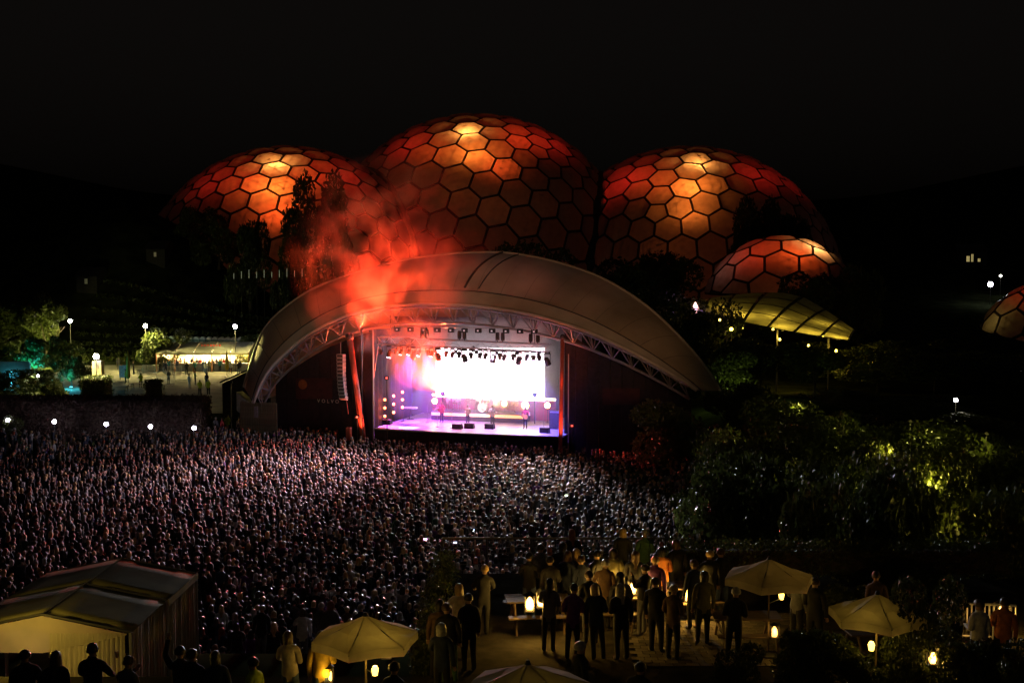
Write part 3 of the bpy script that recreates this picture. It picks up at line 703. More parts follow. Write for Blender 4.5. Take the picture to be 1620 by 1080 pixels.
def mic_stand(px, py, lab, h=1.5):
    p = onz(px, py, ZS); t = thing('microphone_stand', lab, 'microphone', p, SROT); b = MB(); b.tube([(0,0,.03),(0,0,h)], .014, 5); b.build('pole', M_STEEL, t)
    b = MB(); b.lathe([(.16,0),(.15,.03),(.03,.05)], 12); b.build('foot', M_BLACK, t); b = MB(); b.tube([(0,0,h),(0,.25,h+.05),(0,.35,h+.06)], [.012,.014,.03], 6); b.build('microphone', M_BLACK, t)
for px, py, lab in ((676, 668, 'thin microphone stand near the keyboard'), (692, 675, 'thin microphone stand by the red haired player'), (715, 677, 'microphone stand between two stage players'), (860, 676, 'microphone stand beyond the guitarist'), (742, 676, 'microphone stand in front of the singer'), (778, 677, 'microphone stand before the bass player')): mic_stand(px, py, lab)
t = thing('keyboard', 'white keyboard on a black slanting stand over a round rug', 'keyboard', onz(649, 663, ZS), SROT)
b = MB(); b.bevbox((-.65,-.2,.95),(.65,.2,1.08),.03); b.build('keybed', M_WHITE, t); b = MB(); b.tube([(-.1,0,.05),(.05,0,.95)], .05, 6); b.build('stand_post', M_BLACK, t); b = MB(); b.lathe([(.35,0),(.3,.05)], 12); b.build('stand_foot', M_BLACK, t)
b = MB(); b.lathe([(.95,.004),(.93,.02)], 24); ob = b.build('rug', mat('pale_rug', (.6,.45,.5), .95, .3, 3), None); ob.location = onz(649, 668, ZS); tag(ob, 'round pale rug lying under the keyboard', 'rug')
def amp(px, py, w_, h_, lab, c=M_BLACK):
    t = thing('amplifier', lab, 'amplifier', onz(px, py, ZS), SROT); b = MB(); b.bevbox((-w_/2,-.2,0),(w_/2,.25,h_),.03); b.build('cabinet', c, t); b = MB(); b.box((-w_/2+.06,-.22,.06),(w_/2-.06,-.202,h_-.2)); b.build('grille', M_DARKSTEEL, t); b = MB(); b.box((-w_/2+.06,-.215,h_-.16),(w_/2-.06,-.203,h_-.05)); b.build('panel', M_ALU, t)
amp(878, 678, .9, 1.5, 'tall amplifier rack at the guitarist end of the stage'); amp(597, 664, .7, 1.2, 'amplifier stack by the mast left of the red lamps'); amp(800, 658, .9, 1.0, 'amplifier behind the bass player'); amp(588, 662, .6, 1.5, 'narrow flight case stack in the wing beside the mast', mat('case_brown', (.2,.1,.08), .6))
# round lamps on stands
M_BLIND = glow('blinder_glass', (1.0, .62, .18), 26.0); M_PAR = glow('par_glass', (1.0, .18, .06), 9.0)
def stand_lamp(px, py, r, depth, lab, m, en, col, grp):
    c_ = onst(px, py, depth); base = Vector((c_.x, c_.y, ZS)); t = thing('round_lamp', lab, 'stage lamp', base, SROT, grp)
    h = c_.z - ZS
    b = MB(); b.tube([(0,.1,0),(0,.1,max(.3, h-r))], .03, 5); b.lathe([(.2,0),(.18,.03)], 8, Matrix.Translation((0,.1,0))); b.build('stand', M_BLACK, t)
    F = Matrix.Translation((0,0,h)) @ Matrix.Rotation(math.pi/2, 4, 'X')
    b = MB(); b.lathe([(r*.4,-.3),(r*1.05,-.1),(r*1.1,.02)], 14, F); b.build('housing', M_BLACK, t, True); b = MB(); b.lathe([(r*.95,.025),(r*.9,.06),(r*.3,.09)], 14, F); b.build('lens', m, t)
    if en: point('lamp', c_ - SN*.5, en, col, r, t)
for px, py, lab in ((688, 634, 'round amber lamp under the ledge left of the drums'), (798, 638, 'round amber lamp at the end of the drum kit'), (831, 641, 'big round amber lamp right behind the guitarist head'), (866, 641, 'round amber lamp under the end of the ledge')):
    stand_lamp(px, py, .26 if px != 831 else .34, 7.5, lab, M_BLIND, 60, (1, .4, .12), 'amber lamps at the back of the stage')
for px, py in ((609,632),(609,645),(609,658),(623,626),(623,639),(623,652),(637,620),(637,632),(637,644)):
    stand_lamp(px, py, .13, 4.5, 'small red orange lamp in the cluster of lamp stands in the wing', M_PAR, 30, (1, .12, .05), 'red lamps in the wing')
# masts, cable, hanging loudspeakers
t = thing('mast', 'thin pale vertical mast in the stage wing', 'mast', Vector((*onst(591, 685, .6).xy, 0))); q = onst(589, 522, .6); q = Vector((t.location.x, t.location.y, q.z)); strut('pole', t.location, q, .07, M_STEEL, t)
for a_, b_ in ((onst(576, 530, 1.2), onst(571, 620, 1.2)), (onst(600, 535, 1.2), onst(590, 610, .8))): strut('stay_cable', a_, b_, .025, M_STEEL, t)
t = thing('mast', 'thin dark mast behind the upright red column', 'mast', Vector((*onst(899, 690, .4).xy, 0))); strut('pole', t.location, Vector((t.location.x, t.location.y, onst(899, 560, .4).z)), .04, M_STEEL, t)
la = thing('line_array', 'curved column of pale grey loudspeakers hanging beside the slanting red column', 'loudspeaker', onst(540, 556, -.2))
strut('hanging_chain', onst(539, 540, -.2), onst(539, 560, -.2), .03, M_STEEL, la)
pts = [onst(539.5, 560, -.2), onst(540, 590, -.25), onst(541.5, 610, -.4), onst(544.5, 632, -.8)]
M_PA = mat('grey_loudspeaker', (.42,.45,.47), .55, .2, 8)
for i in range(12):
    p0, p1 = interp(pts, i/12), interp(pts, (i+1)/12); d = (p1-p0); tl = math.atan2(-(d.dot(SN)), -d.z)
    b = MB(); b.bevbox((-.30,-.25,-d.length+.03),(.30,.3,0),.03); o = b.build('cabinet', M_PA, la); o.location = p0 - Vector(la.location); o.rotation_euler = (-tl, 0, SROT)
    b = MB(); b.box((-.24,-.27,-d.length+.07),(.24,-.252,-.04)); b.build('grille', M_DARKSTEEL, o)
t = thing('front_speaker', 'small red lit loudspeaker on a post at the foot of the slanting column', 'loudspeaker', Vector((*onst(552, 690, -.9).xy, 0)), SROT)
b = MB(); b.bevbox((-.2,-.2,1.2),(.2,.2,2.3),.04); b.build('cabinet', M_REDLIT, t); b = MB(); b.tube([(0,0,0),(0,0,1.2)], .05, 6); b.build('post', M_BLACK, t); strut('cable', onst(546, 634, -.7), onst(551, 655, -.9), .03, M_REDLIT, t)  # cabinet and cable carry the red light in their colour
t = thing('lit_cabinet', 'yellow glowing equipment cabinet in the wing behind the slanting column', 'cabinet', onz(580, 652, 1.2), SROT)
b = MB(); b.bevbox((-.45,-.3,0),(.45,.3,2.6),.04); b.build('frame', M_BLACK, t); b = MB(); b.box((-.4,-.34,1.5),(.4,-.305,2.5)); b.build('lit_panel', glow('cabinet_glow', (1, .75, .2), 1.6), t)
# players
STG = 'players on the stage'
person('guitarist in dark clothes playing a guitar before a big amber lamp', onz(831, 678, ZS), math.pi + SROT, 'fret', 'strum', 'bob', 'brown', 'red', 'black', scale=1.02)
person('player in a red jacket standing behind the end of the lit platform', onz(699, 668, ZS), math.pi + SROT - .2, 'strum', 'fret', 'short', 'red', 'red', 'black')
person('singer in pale clothes standing at a microphone in the middle', onz(740, 673, ZS), math.pi + SROT, 'hold', 'hold', 'short', 'grey', 'cream', 'denim')
person('bass player in a white shirt in front of the lit platform', onz(779, 674, ZS), math.pi + SROT + .3, 'fret', 'strum', 'short', 'blond', 'white', 'grey')
person('drummer in a white shirt seated behind the drum kit', RIS(.1, 2.5, .45), math.pi + SROT, 'drum', 'drum', 'short', 'dark', 'white', 'black', sit=True)
def guitar(p, lab, c):
    t = thing('guitar', lab, 'guitar', p, SROT); t.rotation_euler = (0, -1.15, SROT)
    b = MB(); b.lathe([(.02,-.04),(.19,-.035),(.19,.035),(.02,.04)], 14, Matrix.Translation((0,0,-.12)) @ Matrix.Rotation(math.pi/2,4,'X')); b.lathe([(.02,-.04),(.15,-.034),(.15,.034),(.02,.04)], 14, Matrix.Translation((0,0,.14)) @ Matrix.Rotation(math.pi/2,4,'X')); b.build('body', c, t, False)
    b = MB(); b.box((-.025,-.05,.2),(.025,-.02,.8)); b.build('neck', M_WOOD, t); b = MB(); b.box((-.045,-.05,.8),(.045,-.025,.95)); b.build('headstock', M_WOOD, t)
for px, lab, c in ((831, 'amber coloured electric guitar held by the guitarist', mat('amber_lacquer', (.6,.3,.05), .2)), (779, 'pale electric bass held in front of the lit platform', mat('cream_lacquer', (.7,.6,.4), .2)), (699, 'dark red electric guitar held by the player in red', mat('red_lacquer', (.4,.04,.03), .2))):
    guitar(onz(px, {831: 678, 779: 674, 699: 668}[px], ZS) - SN*.26 + Vector((0,0,1.06)), lab, c)
b = MB(); b.lathe([(.17,.42),(.18,.46)], 12); b.tube([(0,0,0),(0,0,.43)], .03, 6); ob = b.build('drum_stool', M_BLACK, None); ob.location = RIS(.1, 2.5, .75); tag(ob, 'small black stool under the drummer', 'stool')
# -------- stage light on floor, players and crowd
wash = thing('wash_bar', 'row of bright wash lamps along the straight truss washing the stage floor', 'stage lamp', t1a.lerp(t1b, .5) + SN*1.2 + Vector((0,0,-.9)), SROT)
for i in range(8):
    x = -6.3 + 1.8*i; b = MB(); b.lathe([(.1,0),(.14,-.1),(.15,-.25),(.13,-.26)], 10, Matrix.Translation((x,0,0))); o = b.build('wash_lamp', M_BLACK, wash, True)
    b = MB(); b.lathe([(.12,-.28),(.12,-.265)], 10, Matrix.Translation((x,0,0))); b.build('lens', M_LENS, o)
    lp = Vector(wash.location) + SE*x + Vector((0,0,-.35)); spot('wash', lp, S(x*.95, 4.5 if i % 2 else 2.5, ZS), (12000, 9000, 6500, 3200, 3200, 3200, 7000, 13000)[i], ((.25,.05,1),(.5,.08,1),(1,.15,.7),(.85,.4,1),(1,.55,.8),(.9,.45,1),(.5,.2,1),(.2,.13,1))[i], 62, .5, .15, wash)
b = MB(); b.tube([(-6.8,0,.03),(6.8,0,.03)], .04, 6); b.build('pipe', M_ALU, wash)
# crowd blinders along the front of the truss
aud = thing('crowd_light_bar', 'bar of white lamps under the arch facing the crowd', 'stage lamp', S(0, -.3, 10.6), SROT)
b = MB(); b.tube([(-6,0,.05),(6,0,.05)], .05, 6); b.build('pipe', M_ALU, aud)
CROWD_T = [((-34, 72), (.88,.78,1.0)), ((-22, 60), (.92,.8,1.0)), ((-10, 62), (.98,.8,1)), ((-4, 55), (.97,.82,1)), ((2, 62), (.92,.84,1)), ((12, 58), (.9,.95,1)), ((-12, 78), (1,.68,.85)), ((-3, 78), (1,.5,.62)), ((4, 80), (1,.72,.8)), ((7, 72), (1,.9,.95)), ((-28, 84), (.9,.8,1))]
for i, (tg, cl) in enumerate(CROWD_T):
    x = -5.8 + 1.16*i; b = MB(); b.bevbox((x-.25,-.1,-.35),(x+.25,.15,0),.03); o = b.build('lamp_housing', M_BLACK, aud); b = MB(); b.box((x-.07,-.12,-.24),(x+.07,-.103,-.12)); b.build('lens', glow('crowd_lens', (1,.8,.9), .35), o)
    lp = Vector(aud.location) + SE*x - SN*.3 + Vector((0,0,-.2)); spot('crowd_light', lp, (tg[0], tg[1], 1.5), (3000, 12000, 66000, 92000, 90000, 40000, 52000, 58000, 54000, 46000, 6000)[i], cl, 42, 1.0, .2, aud)
# red floods from the wings along the crowd edge
for (p, tg, en, lab) in ((S(-9.2, -.8, 3.2), (-30, 78, 1.6), 3000, 'red flood lamp on a pole at the slanting column end'), (S(9.0, -.8, 3.2), (12, 80, 1.6), 1800, 'red flood lamp on a pole at the upright column end'), (S(-6.5, -.9, 6.5), (-15, 42, 1.0), 26000, 'red flood lamp hung low at the wing facing the far crowd')):
    t = thing('flood_lamp', lab, 'flood lamp', (p.x, p.y, 0)); strut('pole', (p.x, p.y, 0), p, .04, M_BLACK, t); b = MB(); b.bevbox((-.2,-.12,-.15),(.2,.12,.15),.03,Matrix.Translation(p)); b.build('housing', M_BLACK, t, False, True)
    b = MB(); b.box((-.07,-.14,-.06),(.07,-.125,.06),Matrix.Translation(p)); b.build('lens', glow('red_lens', (1,.05,.03), 4), t, False, True)
    spot('red_flood', p - SN*.4, tg, en, (1, .08, .06), 60, .8, .15, t)
# the orange beam up through the smoke
bo = onst(700, 622, 6.0); tgt = onst(560, 420, -6.0)
t = thing('beam_lamp', 'strong orange lamp by the ledge throwing its beam up through the smoke', 'stage lamp', Vector((bo.x, bo.y, ZS)))
strut('stand', Vector((bo.x, bo.y, ZS)), bo - Vector((0,0,.3)), .05, M_BLACK, t); b = MB(); b.lathe([(.12,-.3),(.2,-.1),(.22,.02)], 12, Matrix.Translation(bo) @ (tgt-bo).to_track_quat('Z','Y').to_matrix().to_4x4()); b.build('housing', M_BLACK, t, True, True)
spot('orange_beam', bo + (tgt-bo).normalized()*.3, tgt, 150000, (1, .06, .012), 74, 1.0, .15, t)
bo2 = onst(846, 622, 6.5); tg2 = onst(790, 470, 0)
t = thing('beam_lamp', 'pinkish lamp at the end of the ledge lighting the haze', 'stage lamp', Vector((bo2.x, bo2.y, ZS))); strut('stand', Vector((bo2.x, bo2.y, ZS)), bo2, .05, M_BLACK, t)
b = MB(); b.lathe([(.12,-.3),(.2,-.1),(.22,.02)], 12, Matrix.Translation(bo2)); b.build('housing', M_BLACK, t, True, True); spot('pink_beam', bo2 + Vector((0,0,.2)), tg2, 9000, (1, .25, .2), 60, .6, .15, t)
p = onst(572, 520, -4.6); t = thing('flood_lamp', 'added red lamp on a slim mast before the slanting column to light the smoke', 'flood lamp', p); b = MB(); b.lathe([(.1,-.25),(.16,-.1),(.17,.0)], 10, Matrix.Translation(p)); b.build('housing', M_BLACK, t, True, True); strut('mast', (p.x, p.y, 0), p - Vector((0,0,.2)), .03, M_BLACK, t)
spot('smoke_light', p + Vector((0,0,.1)), onst(590, 400, -7.0), 20000, (1, .035, .012), 100, 1.0, .15, t)  # added lamp, reaches the plume in front of the canopy
# -------- smoke and stage haze
def volume(name, lo, hi, dens, scale, thr, M=None, hom=False, col=(1,1,1), aniso=.3):
    b = MB(); b.bevbox(lo, hi, min(hi[i]-lo[i] for i in range(3))*.3, None); o = b.build(name, None, None); tag(o, kind='stuff')
    m = bpy.data.materials.new(name + '_air'); m.use_nodes = True; n = m.node_tree.nodes; l = m.node_tree.links; n.remove(n['Principled BSDF'])
    pv = n.new('ShaderNodeVolumePrincipled'); pv.inputs['Color'].default_value = (*col, 1); pv.inputs['Anisotropy'].default_value = aniso; pv.inputs['Density'].default_value = dens
    if not hom:
        tc = n.new('ShaderNodeTexCoord'); nz = n.new('ShaderNodeTexNoise'); nz.inputs['Scale'].default_value = scale; nz.inputs['Detail'].default_value = 6; nz.inputs['Distortion'].default_value = 1.1
        l.new(tc.outputs['Object'], nz.inputs['Vector']); mr = n.new('ShaderNodeMapRange'); mr.inputs['From Min'].default_value = thr; mr.inputs['From Max'].default_value = .75; mr.inputs['To Max'].default_value = 1
        l.new(nz.outputs['Fac'], mr.inputs[0])
        # thinning towards the edges of the cloud
        gr = n.new('ShaderNodeTexGradient'); gr.gradient_type = 'SPHERICAL'; mp = n.new('ShaderNodeMapping'); c = [(lo[i]+hi[i])/2 for i in range(3)]; h = [(hi[i]-lo[i])/2 for i in range(3)]
        mp.vector_type = 'TEXTURE'; mp.inputs['Location'].default_value = c; mp.inputs['Scale'].default_value = h
        l.new(tc.outputs['Object'], mp.inputs[0]); l.new(mp.outputs[0], gr.inputs[0])
        mu = n.new('ShaderNodeMath'); mu.operation = 'MULTIPLY'; l.new(mr.outputs[0], mu.inputs[0]); l.new(gr.outputs[0], mu.inputs[1]); mu2 = n.new('ShaderNodeMath'); mu2.operation = 'MULTIPLY'; l.new(mu.outputs[0], mu2.inputs[0]); mu2.inputs[1].default_value = dens; l.new(mu2.outputs[0], pv.inputs['Density'])
    l.new(pv.outputs[0], n['Material Output'].inputs['Volume']); o.data.materials.append(m)
    if hasattr(m, 'volume_step_rate'): pass
    return o
hz = volume('stage_haze', (-8.9, .8, 2.3), (8.9, 10.8, 11.0), .027, 1, 0, hom=True, aniso=.2)
hz.location = SM; hz.rotation_euler = (0, 0, SROT)
sm_c = onst(612, 425, -6.2)
sm = volume('smoke', (-8.5, -4.6, -7), (9.5, 4.4, 9.0), .44, .40, .475, col=(1,.95,.92), aniso=.2)
sm.location = sm_c; sm.rotation_euler = (0, 0, SROT)

fog = volume('bloom_fog', (-8.0, 3.6, 2.3), (6.6, 10.6, 12.4), .55, .22, .12, aniso=.1, col=(1,.95,.98))  # extra fog added to imitate soft bloom round the screen
fog.location = SM + SE*1.2; fog.rotation_euler = (0, 0, SROT)

drs = thing('added_drum_spot', 'added white spot lamp on the truss brightening the drum kit', 'stage lamp', t1a.lerp(t1b, .55) + SN*.9 + Vector((0,0,-.75))); b = MB(); b.lathe([(.1,.3),(.15,.1),(.16,-.15),(.14,-.17)], 10); b.build('housing', M_BLACK, drs, True)  # spot added to make the drums brighter
spot('drum_light', Vector(drs.location) + Vector((0,0,-.3)), RIS(.3, 1.2, 1.2), 9000, (1,.9,.75), 40, .7, .1, drs)
# ================================================================== CROWD
def in_crowd(x, y):
    g = ground(x, y); d = Vector((x, y, g + 1.6)) - CAM; zc = d.dot(_f); px = 810 + FPX * d.x / zc; py = 540 - FPX * d.dot(_u) / zc
    if px < -90 or py > 1110: return None
    rel = Vector((x, y, 0)) - SM; b_ = rel.dot(SN); a_ = rel.dot(SE)
    if b_ > -2.3 and a_ > -11.5: return None
    if y > 98.5: return None
    if x < -26 and y > 96.5: return None
    mx = 945 if y > 90 else (1112 if y < 79 else 1112 - (y-79)*15)
    if px > mx: return None
    if px > 1060 and y < 52: return None
    if -14.2 < x < -8.2 and y < 34.5: return None
    if px > 690 and y < 38: return None
    if y < 34: return None
    return px, py
pos = []; sp = .62; rw = 0; y = 33.5
while y < 99:
    x = -62.0 + (rw % 2) * sp * .5
    while x < 16:
        xx = x + rnd.gauss(0, .16); yy = y + rnd.gauss(0, .16); c_ = in_crowd(xx, yy)
        if c_:
            den = .97
            den -= .35 * sstep(-22, -40, xx)          # thinner towards the hedge
            den -= .45 * sstep(44, 36, yy)
            den -= .3 * mnoise.noise(Vector((xx*.12, yy*.12, 3))) + .35 * max(0, mnoise.noise(Vector((xx*.4, yy*.4, 9))))
            if c_[0] < 320 and yy > 88: den -= .35
            if rnd.random() < den: pos.append((xx, yy, c_))
        x += sp
    y += sp * .95; rw += 1
pos.sort(key=lambda p: p[1])
near = [p for p in pos if (310 < p[2][0] < 700 and p[2][1] < 1080) or (p[2][0] <= 310 and p[2][1] < 905)]
near = near[:225]; nset = {(p[0], p[1]) for p in near}
TOPS = ['black']*6 + ['navy']*3 + ['grey']*3 + ['grey', 'black', 'white', 'green', 'denim', 'brown', 'olive', 'purple']
HC = ['dark']*4 + ['brown']*4 + ['blond']*2 + ['grey']*2 + ['red', 'black']
POSES = [('down','down'), ('hold','down'), ('down','hold'), ('clap','clap'), ('phone','down'), ('up','down'), ('down','down')]
def face(x, y): return math.atan2(-(SM.x - x), SM.y - y) + rnd.gauss(0, .25)
HN = {'short': 'short', 'bob': 'chin length', 'long': 'long', 'bun': 'tied up'}
for x, y, c_ in near:
    la_, ra_ = rnd.choice(POSES); hr = rnd.choice(['short','short','bob','long']); hcol = rnd.choice(HC); tp_ = rnd.choice(TOPS)
    act = {'up': 'with a raised arm', 'phone': 'lifting one hand', 'clap': 'clapping'}.get(la_, 'watching the stage')
    person(f'person with {HN[hr]} {hcol} hair and {tp_} top {act} in the crowd', (x, y, ground(x, y)), face(x, y), la_, ra_, hr, hcol, tp_, rnd.choice(['denim','black','grey','navy']), sub=1, scale=rnd.uniform(.92, 1.06), group='people standing in the crowd')
# everybody else: one mass of figures
def proto(hair, up=0):
    v = []; f = []; col = []
    def loft(rings, n, kind):
        o = len(v)
        for cx, cy2, z, rx, ry, kd in rings:
            for k in range(n): an = 2*math.pi*k/n; v.append((cx + rx*math.cos(an), cy2 + ry*math.sin(an), z)); col.append(kd)
        for i in range(len(rings)-1):
            for k in range(n): j=(k+1)%n; f.append((o+i*n+k, o+i*n+j, o+(i+1)*n+j, o+(i+1)*n+k))
        f.append(tuple(o+(len(rings)-1)*n+k for k in range(n)))
    T, L, K, H = 1, 2, 0, 3   # top, legs, skin, hair
    loft([(0,0,0,.15,.1,L),(0,.01,.5,.14,.1,L),(0,0,.9,.17,.12,L),(0,0,.96,.175,.125,T),(0,.01,1.15,.16,.11,T),(0,0,1.34,.2,.125,T),(0,-.01,1.43,.205,.1,T),(0,-.01,1.48,.11,.075,T),(0,.0,1.5,.056,.058,K),(0,.01,1.56,.058,.066,K)], 8, 0)
    hk = H
    if hair == 'short': rg = [(0,.015,1.55,.05,.06,K),(0,.015,1.60,.075,.09,K),(0,.0,1.655,.088,.106,hk),(0,-.008,1.71,.088,.106,hk),(0,-.008,1.755,.066,.08,hk),(0,-.006,1.782,.025,.03,hk)]
    elif hair == 'long': rg = [(0,-.05,1.40,.10,.05,hk),(0,-.035,1.5,.105,.075,hk),(0,-.015,1.60,.10,.10,hk),(0,-.006,1.67,.098,.112,hk),(0,-.006,1.73,.086,.10,hk),(0,-.004,1.775,.05,.06,hk),(0,-.004,1.792,.015,.02,hk)]
    else: rg = [(0,.015,1.55,.05,.06,K),(0,.015,1.60,.073,.09,K),(0,.005,1.66,.08,.1,K),(0,.0,1.71,.078,.097,K),(0,.0,1.75,.056,.07,K),(0,0,1.77,.02,.03,K)]
    loft(rg, 8, 0)
    for s in (-1, 1):
        if up and s == up:
            loft([(s*.21,0,1.38,.05,.055,T),(s*.27,.06,1.58,.045,.045,T),(s*.24,.1,1.8,.034,.034,K),(s*.23,.1,1.92,.035,.03,K)], 5, 0); continue
        loft([(s*.225,0,1.40,.05,.055,T),(s*.25,.0,1.15,.045,.05,T),(s*.24,.08,.9,.036,.04,T),(s*.24,.1,.82,.035,.035,K)], 5, 0)
    return np.array(v), f, np.array(col)
def raised(v, col):
    v = v.copy(); return v
PRO = [proto('short'), proto('long'), proto('bald'), proto('short', 1), proto('long', -1)]
AV, AC, LT, LV = [], [], [], []; base = 0
rest = [p for p in pos if (p[0], p[1]) not in nset]
SKINS = np.array([(.45,.28,.2),(.5,.32,.23),(.38,.22,.15),(.2,.11,.07)])
for x, y, c_ in rest:
    pv, pf, pc = PRO[rnd.choices((0, 1, 2, 3, 4), (6, 4, .8, .35, .3))[0]]
    s = rnd.gauss(.99, .055); a = face(x, y); ca, sa = math.cos(a), math.sin(a)
    V_ = pv * s * np.array([rnd.uniform(.92,1.15), rnd.uniform(.92,1.15), 1]); q = np.empty_like(V_)
    q[:,0] = V_[:,0]*ca - V_[:,1]*sa + x; q[:,1] = V_[:,0]*sa + V_[:,1]*ca + y; q[:,2] = V_[:,2] + ground(x, y)
    q[:,0] += (V_[:,2]) * rnd.gauss(0, .02); q[:,1] += V_[:,2] * rnd.gauss(0, .02)
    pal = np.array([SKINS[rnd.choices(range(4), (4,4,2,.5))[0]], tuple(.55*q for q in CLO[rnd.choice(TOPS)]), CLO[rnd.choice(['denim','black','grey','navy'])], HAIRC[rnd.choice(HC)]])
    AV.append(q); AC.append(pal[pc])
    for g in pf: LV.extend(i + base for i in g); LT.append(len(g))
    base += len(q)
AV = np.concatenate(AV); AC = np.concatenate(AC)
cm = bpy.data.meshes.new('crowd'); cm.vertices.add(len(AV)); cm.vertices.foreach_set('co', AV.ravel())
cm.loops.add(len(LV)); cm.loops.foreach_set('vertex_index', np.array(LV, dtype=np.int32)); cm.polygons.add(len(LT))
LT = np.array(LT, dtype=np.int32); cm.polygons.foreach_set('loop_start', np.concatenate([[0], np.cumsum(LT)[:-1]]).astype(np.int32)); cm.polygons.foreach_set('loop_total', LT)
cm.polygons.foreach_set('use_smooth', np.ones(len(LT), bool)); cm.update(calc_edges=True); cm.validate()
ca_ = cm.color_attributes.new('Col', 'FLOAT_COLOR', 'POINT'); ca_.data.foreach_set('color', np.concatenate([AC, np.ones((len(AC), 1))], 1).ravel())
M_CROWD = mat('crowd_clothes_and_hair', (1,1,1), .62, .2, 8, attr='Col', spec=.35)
tag(link('crowd', cm, M_CROWD), 'packed crowd of standing people seen from behind, facing the stage', 'crowd', kind='stuff')
print('CROWD', len(pos), len(near), len(rest))
# raised phones
for px, py, lab in ((673, 853, 'phone with a bright violet screen held up in the crowd'), (720, 858, 'phone with a bluish white screen held up in the crowd'), (748, 838, 'phone with a small white screen held up farther back in the crowd'), (896, 783, 'phone with a pale greenish screen held up near the terrace side')):
    s_ = (py - 430) / 13.2; p = at(px, py, 1800/s_); fig = person('person holding up the ' + lab[:lab.index(' held')], (p.x, p.y-.32, ground(p.x, p.y)), 0, 'phone', 'phone', 'short', 'dark', 'black', 'black', sub=1, group='people standing in the crowd')
    t = thing('phone', lab, 'phone', (p.x, p.y, ground(p.x, p.y) + 1.78), 0); b = MB(); b.bevbox((-.085,0,-.045),(.085,.01,.045),.004); b.build('case', M_BLACK, t)
    b = MB(); b.box((-.08,-.006,-.04),(.08,-.001,.04)); b.build('display', glow('phone_glow' + str(px), (.9,.5,1) if px == 673 else ((.7,.7,1) if px < 800 else (.8,1,.6)), 6), t)

# ================================================================== TREES
M_LEAF = mat('foliage_green', (0.07, 0.09, 0.02), 0.38, 0.6, 1.2, trans=.25)
M_BARK = mat('bark', (0.07, 0.05, 0.035), 0.9, 0.4, 5, 0.5)
def crown_mesh(seed, nl, leaf, lob, low=.25):
    r = np.random.default_rng(seed); pts = []
    L = [(r.normal(0, .38, 2), r.uniform(low+.15, .95), r.uniform(.16, .30)) for _ in range(lob)]
    while len(pts) < nl:
        (cx, cy_), cz, rad = L[r.integers(lob)]; d = r.normal(0, 1, 3); d /= np.linalg.norm(d); q = np.array((cx*.8, cy_*.8, cz)) + d * rad * r.uniform(.45, 1.08) ** .6 * np.array((1, 1, .8))
        if q[2] > low*.5: pts.append(q)
    P = np.array(pts); n = len(P); a = r.normal(0, 1, (n, 3)); a /= np.linalg.norm(a, axis=1)[:, None]; b_ = np.cross(a, r.normal(0, 1, (n, 3))); b_ /= np.linalg.norm(b_, axis=1)[:, None]
    sz = leaf * r.uniform(.6, 1.4, n)[:, None]; c_ = np.cross(a, b_)
    v = np.stack([P - a*sz, P + b_*sz*.5 + c_*sz*.15, P + a*sz, P - b_*sz*.5 + c_*sz*.15], 1).reshape(-1, 3)
    me = bpy.data.meshes.new('crown'); me.from_pydata(v.tolist(), [], [(4*i, 4*i+1, 4*i+2, 4*i+3) for i in range(n)]); me.materials.append(M_LEAF); return me
def trunk_mesh(seed):
    r = random.Random(seed); b = MB(); b.tube([(0,0,0),(.01,.0,.15),(-.01,.02,.4),(.02,0,.7)], [.035,.026,.02,.008], 7)
    for k in range(6):
        an = r.uniform(0, 6.28); z = r.uniform(.22, .5); d = Vector((math.cos(an), math.sin(an), r.uniform(.5, 1.1)))
        b.tube([(0,0,z), d*.16 + Vector((0,0,z)), d*.34 + Vector((0,0,z+.03))], [.016,.010,.004], 5)
    me = b.mesh('trunk', True); me.materials.append(M_BARK); return me
CROWNS = [crown_mesh(i, 6500, .028, 14) for i in range(4)] + [crown_mesh(9, 7000, .034, 13, .0), crown_mesh(10, 7000, .034, 14, .0)]
TRUNKS = [trunk_mesh(i) for i in range(3)]
_tn = 0
def tree(label, x, y, h, wx=None, kind=None, group=None, z=None, name='tree', cat='tree'):
    global _tn; _tn += 1; k = (_tn % 4) if kind is None else kind
    t = thing(name, label, cat, (x, y, (ground(x, y) if z is None else z) - .05), rnd.uniform(0, 6.28), group); wx = wx or h
    c_ = link('crown', CROWNS[k], None, t); c_.scale = (wx, wx, h); tr = link('trunk' if k < 4 else 'stem', TRUNKS[_tn % 3], None, t); tr.scale = (h*.9, h*.9, h if k < 4 else h*.5)
    return t
def tree_px(label, px, ytop, Y, w_px=None, **kw):
    p = at(px, ytop, Y); g = ground(p.x, Y); s = FPX / Y
    return tree(label, p.x, Y, (p.z - g) / .97, (w_px / s / 1.15) if w_px else None, **kw)
RG = 'trees on the planted bank'
